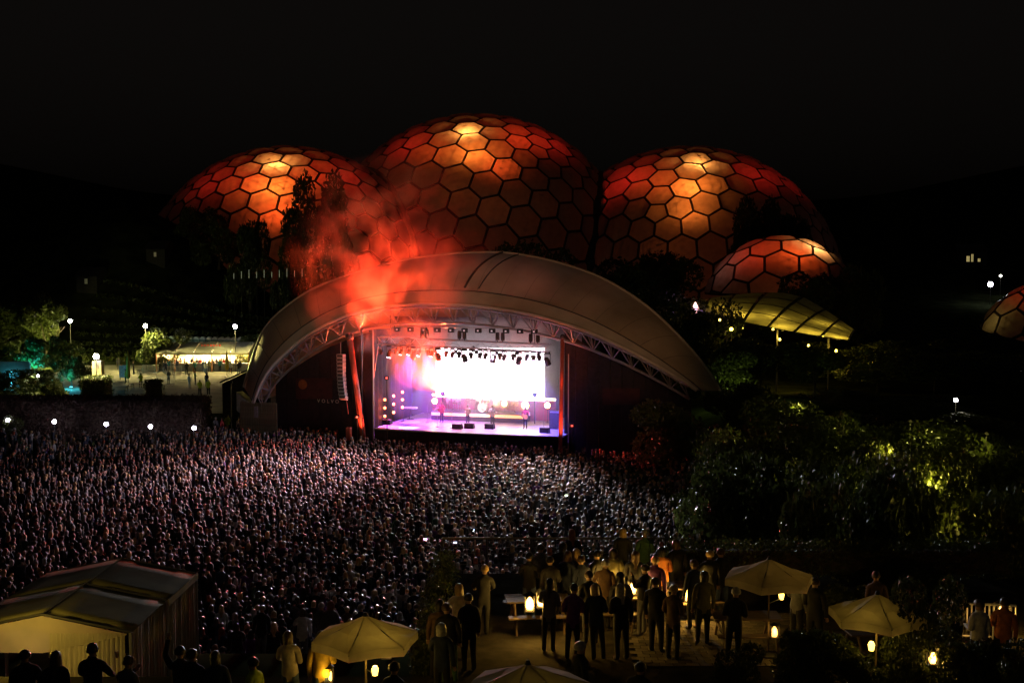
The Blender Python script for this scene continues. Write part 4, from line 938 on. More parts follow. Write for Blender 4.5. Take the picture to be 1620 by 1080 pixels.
for i, (px, yt, Y, wp, lab) in enumerate([
  (1070, 640, 80, 150, 'dark bushy tree hiding the foot of the canopy arch'), (1165, 700, 62, 130, 'dark tree with pale speckled leaves at the edge of the crowd'), (1150, 610, 92, 120, 'tree just behind the foot of the canopy arch'),
  (1250, 650, 72, 170, 'broad dark tree behind the speckled tree'), (1190, 770, 50, 110, 'low dark tree just above the nearest parasol'), (1330, 680, 60, 170, 'dense tree in the middle of the bank'), (1410, 700, 52, 160, 'tree with yellow lit leaves high on the bank'),
  (1500, 690, 56, 190, 'broad tree beside the yellow lit one'), (1300, 770, 45, 150, 'dark tree behind the dim parasol'), (1430, 800, 40, 150, 'dark tree behind the bright leaved one'), (1520, 800, 38, 130, 'tree with the brightest yellow lit leaves near the railing'),
  (1600, 740, 46, 170, 'dark tree at the end of the terrace railing'), (1570, 660, 75, 190, 'tree in front of the lone path lamp'), (1440, 640, 90, 190, 'far dark tree left of the lone path lamp'), (1340, 625, 100, 200, 'far dark tree below the lit curved roof'),
  (1620, 850, 33, 120, 'dark shrub like tree right by the railing')]):
    tree_px(lab, px, yt, Y, wp, group=RG)
for i, (px, yt, Y, wp, lab) in enumerate([(1150, 560, 118, 110, 'green lit tree beside the end of the canopy'), (1205, 545, 128, 110, 'dark tree under the lit curved roof edge'), (1290, 548, 125, 140, 'dark tree before the lit curved roof'), (1120, 500, 135, 120, 'dark tree between canopy and curved roof'), (1390, 540, 140, 200, 'dim reddish tree past the curved roof'), (1480, 560, 130, 200, 'dim tree on the dark slope'), (1590, 560, 150, 180, 'dark tree under the far cut off dome'), (1050, 470, 150, 140, 'dark tree peeping over the canopy')]):
    tree_px(lab, px, yt, Y, wp, group='trees behind the canopy')
for px, yt, Y, wp, lab in [(528, 312, 205, 75, 'tree silhouette with a pointed top before the wide red dome'), (300, 336, 218, 50, 'dark tree on the shoulder at the tip of the wide red dome'), (345, 344, 216, 60, 'dark tree on the shoulder below the wide red dome'), (395, 356, 205, 60, 'low tree silhouette along the bottom of the wide red dome'), (470, 358, 200, 70, 'round tree silhouette under the glowing hexagons'), (1180, 338, 232, 60, 'tree silhouette before the round orange dome'), (1222, 352, 233, 70, 'second tree silhouette right behind the small dome'), (1265, 348, 233, 60, 'third tree silhouette behind the small dome'), (1050, 420, 200, 120, 'dark tree at the foot of the round orange dome'), (980, 428, 200, 120, 'dark tree between the canopy and the round orange dome'), (1270, 452, 190, 120, 'dark tree hiding the foot of the small dome'), (1360, 440, 190, 70, 'dark tree at the end of the small dome'), (850, 408, 195, 120, 'dark tree over the crown of the canopy')]:
    tree_px(lab, px, yt, Y, wp, kind=4 + (px % 2), group='trees at the foot of the domes')

for i in range(26):
    Y = rnd.uniform(36, 70); px = rnd.uniform(1130 if Y > 50 else 1180, 1640); yt = 800 - (Y-36)*3.4 + rnd.uniform(-25, 25)
    tree_px('dark leafy bush filling the bank between the trees', px, yt, Y, rnd.uniform(110, 190), kind=4 + i % 2, group='bushes on the bank', name='bush', cat='bush')
# ================================================================== LEFT: HEDGE, BAR, LAMPS
def leaf_box(name, lo, hi, n, leaf, m, label, cat, seed=1, rz=0.0, core=(.02,.025,.01)):
    """clipped hedge: a dark twig body with a skin of small leaves"""
    r = np.random.default_rng(seed); lo = np.array(lo, float); hi = np.array(hi, float); c = (lo+hi)/2; t = thing(name, label, cat, (c[0], c[1], lo[2]))
    b = MB(); b.bevbox(tuple(lo + .12 - np.array((c[0], c[1], lo[2])) ), tuple(hi - .14 - np.array((c[0], c[1], lo[2]))), .1); b.build('twigs', M_BARK, t)
    P = lo + (hi-lo) * r.random((n, 3)); ax = r.choice(3, n, p=[.15, .5, .35]); sd = r.integers(0, 2, n); sd[ax == 2] = 1; sd[(ax == 1)] = (r.random((ax == 1).sum()) < .15)
    for k in range(3): P[ax == k, k] = np.where(sd[ax == k] == 1, hi[k], lo[k])
    P += r.normal(0, .09, (n, 3)); P -= np.array((c[0], c[1], lo[2]))
    a = r.normal(0, 1, (n, 3)); a /= np.linalg.norm(a, axis=1)[:, None]; q = np.cross(a, r.normal(0, 1, (n, 3))); q /= np.linalg.norm(q, axis=1)[:, None]; s = leaf * r.uniform(.6, 1.5, n)[:, None]
    v = np.stack([P - a*s, P + q*s*.5, P + a*s, P - q*s*.5], 1).reshape(-1, 3)
    me = bpy.data.meshes.new('foliage'); me.from_pydata(v.tolist(), [], [(4*i, 4*i+1, 4*i+2, 4*i+3) for i in range(n)]); link('foliage', me, m, t); return t
M_HEDGE = mat('copper_hedge_leaf', (.04, .016, .011), .6, .5, 1.5, trans=.2)
h0 = at(-60, 690, 101.5); h1 = at(322, 690, 101.5)
leaf_box('hedge', (h0.x, 101.5, 0), (h1.x, 104.0, 3.7), 26000, .10, M_HEDGE, 'long tall dark copper hedge behind the crowd', 'hedge', 2)
p0, p1 = at(133, 612, 118), at(172, 597, 118); leaf_box('hedge', (p0.x, 117, 1), (p1.x, 119.5, p1.z), 2500, .09, M_LEAF, 'short clipped green hedge below the lamp on the plinth', 'hedge', 3)
p0, p1 = at(228, 630, 112), at(252, 604, 112); leaf_box('hedge', (p0.x, 112, .9), (p1.x, 113.5, p1.z), 1800, .09, M_LEAF, 'square clipped hedge block in front of the barriers', 'hedge', 4)
def post_lamp(name, px, py, Y, label, en, col, grp, r=.16, post=.05, gcol=(1, .95, 1), gs=60, z=None, radius=.2):
    p = at(px, py, Y); g = ground(p.x, Y) if z is None else z; t = thing(name, label, 'lamp', (p.x, p.y, g), 0, grp)
    strut('post', (p.x, p.y, g), p - Vector((0,0,r)), post, M_DARKSTEEL, t); b = MB(); b.lathe([(r*.4,-r*1.3),(r*.5,-r*1.0),(r*.5,r*.9),(r*1.2,r*1.0),(r*.2,r*1.6)], 10, Matrix.Translation(p)); b.build('hood', M_DARKSTEEL, t, False, True)
    b = MB(); b.ball(p - Vector((0,0,r*.2)), r*1.1, 10, 7); b.build('globe', glow('globe_%02d%02d%02d' % tuple(int(c*99) for c in gcol) + str(gs), gcol, gs), t, True, True)
    spot('lamp_light', p + Vector((0, -.45, .25)), p + Vector((0, -.55, -1)), en*.6, col, 150, .5, radius, t); return t
YG = (1.0, .84, .28)
for px, py, Y, en, lab in ((111, 507, 172, 3500, 'tall path lamp by the yellow lit tree'), (230, 515, 160, 15000, 'bright tall path lamp above the lit hedge bush'), (372, 516, 160, 9000, 'tall path lamp behind the portable toilets'), (152, 563, 119.5, 5500, 'bright lamp on top of the pale plinth')):
    post_lamp('path_lamp', px, py, Y, lab, en, YG, 'tall path lamps by the bar', .26)
p = at(152, 582, 120); b = MB(); w_ = 7.5*120/FPX; b.bevbox((-w_, -w_, 0), (w_, w_, 1.55), .04); ob = b.build('plinth', mat('pale_render', (.5,.42,.25), .8, .2, 2), None); ob.location = (p.x, 120.6, at(152, 594, 120).z); tag(ob, 'pale square plinth carrying a bright lamp', 'plinth')
for px, py, lab in ((12, 663, 'first'), (86, 666, 'second'), (168, 670, 'third'), (238, 674, 'fourth'), (307, 676, 'last')):
    nm = {'first': 'low lamp with green lit leaves below it before the dark hedge', 'second': 'low lamp next along the dark hedge from the leafy one', 'third': 'low lamp at the middle of the dark hedge', 'fourth': 'low lamp next to the one nearest the stage before the hedge', 'last': 'low lamp at the stage end of the dark hedge'}[lab]
    post_lamp('hedge_lamp', px, py, 99.6, nm, 22, (.9,.9,1), 'low lamps along the hedge', .17, .04, (.86, .78, 1), 40)
p = at(18, 674, 99.2); tree('small green shrub lit by the low lamp at the hedge', p.x, 99.2, p.z - ground(p.x, 99.2) + .6, 1.6, 4, None, None, 'shrub', 'shrub')
# trees and shrubs
tree_px('round tree lit yellow green beside a path lamp', 72, 482, 172, 66, kind=0); pt = at(84, 512, 168); t = thing('uplight', 'uplight under the yellow lit tree', 'lamp', (pt.x, 167, ground(pt.x, 167))); b = MB(); b.lathe([(.1,0),(.2,.3),(.18,.32)], 8); b.build('housing', M_BLACK, t); point('uplight_lamp', (pt.x, 166.5, ground(pt.x, 167) + 2.2), 2600, (.95, .9, .25), .2, t)
for px, yt, Y, wp, lab, col, en in ((52, 535, 150, 60, 'tree lit turquoise from below', (.03, .75, .8), 1100), (112, 566, 138, 30, 'small tree lit bright cyan', (.05, .7, .9), 420)):
    tree_px(lab, px, yt, Y, wp, kind=1); pt = at(px, 590, Y - 1.5); g = ground(pt.x, Y-1.5); t = thing('uplight', 'cyan uplight below the ' + ('turquoise tree' if px == 52 else 'small cyan tree'), 'lamp', (pt.x, Y-1.5, g)); b = MB(); b.lathe([(.1,0),(.18,.25),(.16,.27)], 8); b.build('housing', M_BLACK, t)
    b = MB(); b.lathe([(.15,.272),(.15,.285)], 8); b.build('lens', glow('cyan_lens', (.1,.8,1), 12), t); point('uplight_lamp', (pt.x, Y-1.9, g + 1.2), en, col, .15, t)
tree_px('broad low shrub lit pale green by a spike lamp', 56, 585, 122, 82, kind=5, name='shrub', cat='shrub'); post_lamp('spike_lamp', 60, 594, 120.2, 'spike lamp in front of the pale green shrub', 420, (.95, 1, .5), None, .12, .03, (.9,.85,1), 30)
c0 = at(12, 578, 135); t = thing('lit_wall', 'short wall washed turquoise by a strip lamp', 'wall', (c0.x, 136, 1)); b = MB(); b.bevbox((-2.2, 0, 0), (2.2, .3, 3.4), .04); b.build('panel', mat('grey_wall', (.35,.36,.36), .8, .2, 1), t)
b = MB(); b.box((-.12, -.25, .3), (.12, -.15, 2.2)); b.build('strip', glow('cyan_strip', (.1, .85, 1), 5), t); point('strip_lamp', (c0.x, 135.2, 2.0), 45, (.05, .75, .9), .3, t)
leafb = tree_px('rounded hedge bush lit bright yellow behind the bar gable', 246, 530, 161, 62, kind=4, name='bush', cat='bush'); tree_px('yellow lit bush between the bar roof and the canopy', 393, 531, 166, 40, kind=5, name='bush', cat='bush')
for px, yt, Y, wp, lab in ((25, 492, 180, 70, 'dark tree left of the yellow lit tree'), (20, 545, 165, 60, 'dark tree behind the turquoise wall'), (100, 545, 160, 60, 'dark tree behind the cyan tree'), (135, 580, 128, 40, 'dark small tree beside the plinth'), (5, 600, 118, 70, 'dark bush beside the pale green shrub'), (85, 605, 115, 50, 'dark bush on the other side of the pale shrub')): tree_px(lab, px, yt, Y, wp, kind=4)
# planted rows on the slope behind
r = np.random.default_rng(5); b = MB(); pv = []; pf = []
for row in range(9):
    Yr = 176 + row*3.2
    for x in np.arange(-72, -34, 1.1):
        x = x + r.normal(0, .2); g = ground(x, Yr); base = len(pv)
        for k in range(26):
            d = r.normal(0, 1, 3); d /= np.linalg.norm(d); c_ = np.array((x, Yr, g + .35)) + d*np.array((.55,.5,.5))*r.uniform(.6,1); a = r.normal(0,1,3)*.16; q = r.normal(0,1,3)*.1
            o = len(pv); pv += [c_-a, c_+q, c_+a, c_-q]; pf.append((o,o+1,o+2,o+3))
b.add([tuple(p) for p in pv], pf); tag(b.build('ground_cover', M_LEAF, None), 'rows of low bushy plants covering the dark slope behind the bar', 'plants', kind='stuff')
# portable toilets
M_TOI = mat('portable_toilet_plastic', (.16,.26,.24), .5, .1, 3); M_TROOF = mat('white_toilet_roof', (.75,.76,.74), .5, .1, 3)
for i in range(15):
    px = 262 + i*9.6; p = at(px, 545, 172); g = 1.0
    t = thing('portable_toilet', 'portable toilet with a white arched roof in the row behind the bar', 'toilet', (p.x, 172 + .1*i, g), 0, 'row of portable toilets')
    hh = at(px, 531 + .25*i, 172).z - g - .42
    b = MB(); b.bevbox((-.42,-.45,0),(.42,.45,hh),.04); b.build('body', M_TOI, t)
    b = MB(); arc = [(-.46 + .92*k/8, hh + .42*math.sin(math.pi*k/8)**.7) for k in range(9)]; b.add([(x, yy, z) for yy in (-.5, .5) for x, z in arc], [tuple(range(9)), tuple(range(17, 8, -1))] + [(k, k+9, k+10, k+1) for k in range(8)] + [(0, 8, 17, 9)]); b.build('roof', M_TROOF, t)
    b = MB(); b.box((-.3,-.475,.15),(.3,-.455,hh-.2)); o = b.build('door', mat('toilet_door', (.12,.2,.18), .5), t); b = MB(); b.box((-.16,-.49,hh-.75),(.16,-.478,hh-.35)); b.build('notice', M_TROOF, o)
# bar marquee
Yb = 160.0; q0, q1 = at(247, 560, Yb), at(393, 557, Yb); bx0, bx1 = q0.x, q1.x; bz = 1.05; eave = q1.z - .1; L_ = bx1 - bx0; rid = at(300, 541, Yb + 4).z
bar = thing('bar_marquee', 'long bar marquee with a dark roof and a brightly lit counter', 'marquee', (bx0, Yb, bz))
M_TROOFD = mat('marquee_roof_cloth', (.12,.12,.10), .7, .3, .8, .1); M_TWALL = mat('white_tent_wall', (.75,.72,.66), .7, .1, 1)
nb = 5
for i in range(nb):
    x0, x1 = L_*i/nb, L_*(i+1)/nb - .03; e = eave - bz; rz_ = rid - bz
    for nm, ya, za, yb_, zb in (('roof_panel', -.1, e, 4.0, rz_), ('roof_panel', 8.1, e, 4.02, rz_)):
        b = MB(); v = [(x0, ya, za), (x1, ya, za), (x1, yb_, zb), (x0, yb_, zb), ((x0+x1)/2, (ya+yb_)/2, (za+zb)/2 - .12)]; b.add(v, [(0,1,4),(1,2,4),(2,3,4),(3,0,4)]); o = b.build(nm, M_TROOFD, bar); o.modifiers.new('thickness','SOLIDIFY').thickness = .02
    b = MB(); b.box((x0, 7.9, 0), (x1, 7.95, e)); b.build('back_wall', M_TWALL, bar)
    b = MB(); b.bevbox((x0+.05, .9, 0), (x1-.05, 1.6, 1.1), .03); b.build('counter', mat('bar_counter', (.22,.24,.26), .6, .2, 2), bar)
    b = MB(); b.box((x0, -.12, e-.25), (x1, -.08, e)); b.build('valance', mat('valance_cloth', (.6,.5,.3), .7), bar)
    if i < 4: b = MB(); b.box((x0+.6, 7.6, 1.6 + .2*(i%2)), (x1-.6, 7.7, 2.1)); b.build('menu_board', mat('menu_board', (.25,.28,.2), .6, .6, 5), bar)
    b = MB(); b.tube([(x0+.4, 4, e-.1), (x1-.4, 4, e-.1)], .05, 6); b.build('light_tube', glow('bar_tube', (1,.85,.6), 20), bar)
    point('bar_lamp', ((x0+x1)/2, 4.6, e-.45), 2000, (1,.62,.24), .4, bar, False)
for i in range(nb+1):
    b = MB(); b.box((L_*i/nb-.06, -.06, 0), (L_*i/nb+.06, .06, eave-bz-.02)); b.build('post', mat('orange_post', (.5,.2,.08), .6), bar)
for x in (0, L_):
    b = MB(); e = eave-bz; b.add([(x,0,0 if x else 0),(x,8,0),(x,8,e),(x,4,rid-bz-.05),(x,0,e)], [(0,1,2,3,4)]); o = b.build('gable_wall', M_TWALL, bar); o.modifiers.new('thickness','SOLIDIFY').thickness = .03
b = MB()
for k in range(7): b.box((L_*.46 + .42*k, 1.35, eave-bz+.72+.02*(k%3)), (L_*.46 + .42*k + .26, 1.38, eave-bz+.98)); 
ob = b.build('roof_emblem', mat('red_emblem', (.3,.03,.02), .7), bar); ob.location.z = .12
# parasols folded, barriers, board, table
for px, Y, lab in ((203, 140, 'folded yellow parasol beside the pale notice board'), (359, 152, 'folded yellow parasol standing before the bar counter')):
    g = at(px, 600 if px < 300 else 585, Y); t = thing('folded_parasol', lab, 'parasol', (g.x, Y, 1.0)); top = at(px, 555, Y).z - 1
    b = MB(); b.lathe([(.05,.9),(.28,1.2),(.22,top*.7),(.05,top)], 10); b.build('canvas', mat('yellow_canvas', (.6,.42,.05), .8, .2, 4), t, True); b = MB(); b.tube([(0,0,0),(0,0,1)], .03, 6); b.build('pole', M_WOOD, t); b = MB(); b.lathe([(.35,0),(.3,.12)], 10); b.build('base', M_BLACK, t)
def barrier(px, py, rz, lab):
    p = onz(px, py, 1.03); t = thing('crowd_barrier', lab, 'barrier', p, rz, 'metal barriers before the bar')
    b = MB(); b.tube([(-1.1,0,.12),(-1.1,0,1.1),(1.1,0,1.1),(1.1,0,.12),(-1.1,0,.12)], .035, 6); b.build('frame', M_ALU, t)
    for k in range(13): strut('bar', (-1.0+k*.166,0,.12), (-1.0+k*.166,0,1.1), .016, M_ALU, t, 5, False)
    b = MB(); [b.box((s*.8-.03,-.3,0),(s*.8+.03,.3,.04)) for s in (-1,1)]; b.build('feet', M_ALU, t)
for i, (px, py, rz) in enumerate(((232, 598, .1), (262, 600, .05), (290, 603, -.05), (262, 609, .1), (238, 590, 0), (275, 592, 0))):
    barrier(px, py, rz, ['metal barrier next to the square hedge block', 'metal barrier in the near middle row', 'metal barrier at the end of the near row', 'metal barrier closest to the dark hedge', 'metal barrier in the far row by the gable', 'metal barrier in the far row at the counter'][i])
p = onz(196, 602, 1.03); t = thing('notice_board', 'pale bluish notice board standing beside the folded parasol', 'board', p); b = MB(); b.bevbox((-.6,0,.4),(.6,.06,2.0),.02); b.build('panel', mat('pale_board', (.6,.68,.75), .6, .35, 5), t); b = MB(); [b.box((s*.5-.03,.07,0),(s*.5+.03,.12,2.0)) for s in (-1,1)]; b.build('legs', M_DARKSTEEL, t)
for px, py, lab in ((187, 621, 'picnic table with a pale top right behind the hedge'), (222, 616, 'picnic table with slatted benches near the square hedge')):
    p = onz(px, py, 1.03); t = thing('picnic_table', lab, 'table', p, .1)
    for k in range(5): b = MB(); b.bevbox((-1.2,-.38+.155*k,.72),(1.2,-.24+.155*k,.77),.01); b.build('plank', mat('pale_wood', (.42,.36,.24), .7, .25, 3), t)
    for s in (-1, 1):
        b = MB(); b.bevbox((-1.2,s*.75-.13,.43),(1.2,s*.75+.13,.48),.01); b.build('bench', MATS['pale_wood'], t)
        b = MB(); b.tube([(s*.9,-.85,0),(s*.9,-.3,.72)], .05, 5); b.tube([(s*.9,.85,0),(s*.9,.3,.72)], .05, 5); b.box((s*.9-.04,-.85,.38),(s*.9+.04,.85,.43)); b.build('legs', M_WOOD, t)
# dark shed with sloping roof against the canopy foot, and timber screen under it
a0 = at(352, 632, 110); a1 = at(400, 632, 110); t = thing('shed', 'black shed with a sloping roof beside the foot of the canopy', 'shed', (a0.x, 110, .9)); Wd = a1.x - a0.x + 1.0
z1 = at(352, 604, 110).z - .9; z2 = at(398, 574, 110).z - .9
b = MB(); b.add([(0,0,0),(Wd,0,0),(Wd,0,z2-.15),(0,0,z1-.15),(0,3.5,0),(Wd,3.5,0),(Wd,3.5,z2-.15),(0,3.5,z1-.15)], [(0,1,2,3),(7,6,5,4),(0,4,5,1),(1,5,6,2),(2,6,7,3),(3,7,4,0)]); b.build('walls', M_DRAPE, t)
b = MB(); b.add([(-.2,-.25,z1-.1),(Wd,-.25,z2-.1),(Wd,3.7,z2-.1),(-.2,3.7,z1-.1),(-.2,-.25,z1+.03),(Wd,-.25,z2+.03),(Wd,3.7,z2+.03),(-.2,3.7,z1+.03)], [(0,3,2,1),(4,5,6,7),(0,1,5,4),(1,2,6,5),(2,3,7,6),(3,0,4,7)]); b.build('roof', M_BLACK, t)
a0 = onst(381, 668, -.6); a1 = onst(440, 668, -.6); tz = onst(410, 636, -.6).z; t = thing('timber_screen', 'screen of upright timber boards below the foot of the canopy', 'screen', (a0.x, a0.y, 0)); nb_ = 22
for k in range(nb_):
    p = a0.lerp(a1, k/nb_); b = MB(); b.bevbox((-.07,-.02,0),(.07,.02,tz + .12*math.sin(k*2.3)*.3),.01); o = b.build('board', mat('grey_green_timber', (.26,.25,.15), .8, .3, 3), t); o.location = (p.x-a0.x, p.y-a0.y, 0); o.rotation_euler = (0,0,SROT)
pz = onst(405, 651, -.75); b = MB(); b.box((-.18,0,-.5),(.18,.02,.45)); o = b.build('notice', mat('grey_notice', (.4,.42,.48), .6, .5, 12), t); o.location = pz - Vector(t.location); o.rotation_euler = (0,0,SROT)
f0 = onst(374, 620, .2); f1 = onst(398, 640, -.4); b = MB(); b.add([f0, f1, f1 - Vector((0,0,1.5)), f0 - Vector((0,0,1.6)), f0 + SN, f1 + SN, f1 + SN - Vector((0,0,1.5)), f0 + SN - Vector((0,0,1.6))], [(0,3,2,1),(4,5,6,7),(0,1,5,4),(1,2,6,5),(2,3,7,6),(3,0,4,7)]); b.build('footing', mat('grey_green_timber', (.26,.25,.15)), t, False, True)
# people round the bar
BP = [('black','dark','bob'),('navy','brown','short'),('teal','blond','long'),('grey','dark','short'),('red','brown','short'),('denim','grey','short'),('white','dark','long'),('olive','brown','bob')]
bl = 0
for i in range(26):
    px = 258 + i*4.9 + rnd.uniform(-2, 2); p = onz(px, 587 + rnd.uniform(-3, 6), 1.03); tp_, hc_, hr_ = BP[i % 8]
    person(f'person in a {tp_} top with {HN[hr_]} {hc_} hair queuing at the bar counter', p, rnd.gauss(0, .5), *rnd.choice(POSES[:3]), hr_, hc_, tp_, rnd.choice(['denim','black']), sub=1, group='people at the bar')
for i, (px, py, tp_, lab) in enumerate(((222, 613, 'hi_vis_yellow', 'person in black and yellow clothes sitting by the picnic table'), (267, 607, 'grey', 'person in pale grey walking beside the barriers'), (300, 614, 'white', 'person with white trousers standing on the plaza'), (327, 612, 'black', 'tall person in black standing on the plaza'), (316, 625, 'hi_vis_yellow', 'steward in a yellow vest behind the hedge end'), (330, 624, 'hi_vis_yellow', 'second steward in a yellow vest near the shed'), (187, 585, 'black', 'person in black standing by the notice board'), (212, 592, 'black', 'person in dark clothes beside the folded parasol'), (309, 609, 'green', 'person in a green coat on the plaza'), (199, 606, 'yellow', 'person in a yellow top seated near the notice board'))):
    p = onz(px, py, 1.03); person(lab, p, rnd.uniform(-3, 3), *rnd.choice(POSES[:3]), rnd.choice(['short','bob']), rnd.choice(HC), tp_, 'white' if 'white' in lab else 'black', sub=1)
# people by the timber screen, lit red
for i, (px, py) in enumerate(((334, 688), (341, 690), (352, 691), (360, 686), (378, 690), (386, 688), (392, 692))):
    p = onz(px, py, .15); person(['person in black at the end of the dark hedge', 'person with grey hair at the end of the dark hedge', 'person in red beside the timber screen', 'steward in a yellow vest at the timber screen', 'person in brown before the timber screen', 'second steward in a yellow vest before the timber screen', 'person in navy before the timber screen'][i], p, rnd.uniform(-2, 0), 'down', rnd.choice(['down','hold']), 'short', ['dark','grey','brown','brown','dark','blond','red'][i], ['black','grey','red','hi_vis_yellow','brown','hi_vis_yellow','navy'][i], 'black', sub=1)
for i, (px, py) in enumerate(((983, 715), (997, 718), (1034, 722), (1106, 727), (1115, 724))):
    p = onz(px, py, ground(*onz(px, py, .3).xy)); person(['person standing apart at the foot of the black wall', 'person in orange beside the one at the black wall', 'person in a dark coat between the crowd and the bank', 'person in red at the edge of the bank', 'second person in red at the edge of the bank'][i], p, rnd.uniform(-1, 1), 'down', 'hold', 'short', 'brown', ['red','orange','brown','red','red'][i], 'black', sub=1)
# row of small marker posts on the dark slope, far windows and lamps
for i in range(10):
    px = 370 + i*12; Y = 185; p = at(px, 441 - .4*i, Y); h = .9 + .5*((i*7) % 5)/4; t = thing('marker_post', 'slim pale lit post in the row on the dark slope', 'post', p, 0, 'row of slim lit posts'); strut('tube', (0,0,0), (0,0,h), .03, glow('post_glow', (.9,1,.6), .22), t, 6, False); b = MB(); b.tube([(0,0,-(p.z-ground(p.x, Y))),(0,0,0)], .03, 5); b.build('stake', M_DARKSTEEL, t)
def hit_ground(px, py, y0=120, y1=420, lift=0.0):
    Y = y0
    while Y < y1:
        p = at(px, py, Y)
        if p.z - lift <= ground(p.x, Y): return Y
        Y += 1
    return y1
def house(px0, px1, py0, py1, Y, wins, lab, col=(1,.75,.3), st_=1.0):
    Y = hit_ground((px0+px1)/2, py1) - 2; k_ = Y/FPX
    a, c_ = at(px0, py1, Y), at(px1, py0, Y); g = min(ground(a.x, Y), a.z) - 1; t = thing('building', lab, 'building', (a.x, Y, g)); W_ = c_.x-a.x; H_ = c_.z - g
    b = MB(); b.box((-1,0,0),(W_+1,6,H_)); b.build('wall', mat('dark_render', (.04,.038,.035), .9), t); b = MB(); b.add([(-1.3,-.3,H_),(W_+1.3,-.3,H_),(W_+1.3,6.3,H_),(-1.3,6.3,H_),(-1.3,3,H_+1.6),(W_+1.3,3,H_+1.6)], [(0,3,2,1),(0,1,5,4),(2,3,4,5),(1,2,5),(3,0,4)]); b.build('roof', M_DARKSTEEL, t)
    for x0, x1, z0, z1 in wins:
        p, q = at(x0, z1, Y-.05), at(x1, z0, Y-.05); b = MB(); b.box((p.x-a.x, -.04, p.z-g), (q.x-a.x, -.02, q.z-g)); o = b.build('window', glow('window' + str(st_), col, st_), t); b = MB(); b.box(((p.x+q.x)/2-a.x-.04, -.07, p.z-g), ((p.x+q.x)/2-a.x+.04, -.045, q.z-g)); b.build('mullion', M_DARKSTEEL, o)
house(1526, 1556, 396, 420, 192, ((1529,1534,405,414),(1536.5,1540,402,414),(1547,1551,409,414)), 'dark building with three lit windows high on the slope', (1,.8,.3), .35)
house(240, 252, 394, 410, 188, ((243.5,247,399,406),), 'dark hut with one dim window on the slope left of the domes', (.8,.65,.3), .08)
house(130, 144, 437, 455, 188, ((134,138,441,449),), 'dark hut with one dim window above the bar', (.7,.7,.3), .07)
post_lamp('path_lamp', 1567, 449, hit_ground(1567, 449, lift=4.5), 'white lamp on the far dark slope', 500, (.9,.95,1), 'lamps on the dark slope', .45, .06, (.9,.9,1), 30)
post_lamp('path_lamp', 1583, 436, hit_ground(1583, 436, lift=4.5), 'smaller warm lamp higher on the far slope', 200, (1,1,.8), 'lamps on the dark slope', .25, .06, (1,1,.8), 12)
post_lamp('path_lamp', 1512, 632, 80, 'lone white path lamp among the dark trees', 90, (1,.95,.5), None, .13, .04, (1,.95,1), 40)
# lit curved roof on the right
M_SKY = mat('roof_membrane', (.62,.6,.42), .5, .2, .8, trans=.6)
lowc = smoothcurve([at(1083, 483, 148), at(1150, 503, 142), at(1240, 523, 138), at(1343, 538, 136)]); upc = smoothcurve([at(1090, 479, 152), at(1160, 464, 160), at(1255, 461, 162), at(1300, 485, 158), at(1351, 521, 146)])
t = thing('curved_roof', 'curved translucent roof of square panels lit yellow from below', 'roof', (lowc[0].x, lowc[0].y, 5))
NU_, NV_ = 7, 4
def rs(u, v):
    a, c_ = interp(lowc, u), interp(upc, u); p = a.lerp(c_, v); p.z += .35*math.sin(math.pi*v)*math.sin(math.pi*u); return p
for i in range(NU_):
    for j in range(NV_):
        b = MB(); g = .008; vv = [rs(i/NU_+g + (1/NU_-2*g)*k/2, j/NV_+g + (1/NV_-2*g)*q/2) for k in range(3) for q in range(3)]; b.add(vv, [(k*3+q, (k+1)*3+q, (k+1)*3+q+1, k*3+q+1) for k in range(2) for q in range(2)]); b.build('roof_panel', M_SKY, t, True, True)
for i in range(NU_+1): b = MB(); b.tube([rs(i/NU_, v) + Vector((0,0,-.1)) for v in np.linspace(0,1,7)], .08, 6); b.build('rib', M_DARKSTEEL, t, True, True)
for j in range(NV_+1): b = MB(); b.tube([rs(u, j/NV_) + Vector((0,0,-.06)) for u in np.linspace(0,1,15)], .06, 6); b.build('purlin', M_DARKSTEEL, t, True, True)
for i in (0, 2, 4, 6): p = rs(i/NU_+.03, .1); strut('column', (p.x, p.y, ground(p.x, p.y)), p, .12, M_DARKSTEEL, t)
for u, v, en in ((.25,.3,120), (.4,.15,260), (.55,.25,200), (.62,.08,300), (.78,.08,260), (.93,.08,320), (.8,.5,160)):
    p = rs(u, v) - Vector((0,0,1.5)); b = MB(); b.ball(p + Vector((0,0,-.2)), .16, 8, 6); b.build('pendant', glow('pendant_glow', (1,.75,.1), 8), t, True, True); point('pendant_lamp', p, en*.8, (1,.66,.07), .3, t)
p = at(1100, 490, 146); g = ground(p.x, 146); t = thing('fire_bowl', 'pink flame like lamp under the tip of the curved roof', 'lamp', (p.x, 146, g)); strut('post', (p.x, 146, g), p - Vector((0,0,.4)), .06, M_BLACK, t); b = MB(); b.lathe([(.15,-.4),(.45,0),(.3,.5),(.05,1.0)], 9, Matrix.Translation(p)); b.build('flame', glow('flame_pink', (1,.5,.45), 4), t, True, True); point('flame_lamp', p - Vector((0,.8,0)), 60, (.6,.3,1), .3, t)
post_lamp('path_lamp', 1157, 520, 134, 'small yellow globe lamp below the curved roof edge', 80, (1,.7,.1), None, .2, .04, (1,.75,.1), 8)
# uplight for the green tree by the canopy end
p = at(1165, 600, 112); t = thing('uplight', 'uplight under the green lit tree by the canopy end', 'lamp', (p.x, 112, ground(p.x, 112))); b = MB(); b.lathe([(.1,0),(.18,.25)], 8); b.build('housing', M_BLACK, t); point('uplight_lamp', (p.x, 111.5, ground(p.x, 112) + 2.5), 320, (.8,1,.25), .2, t)
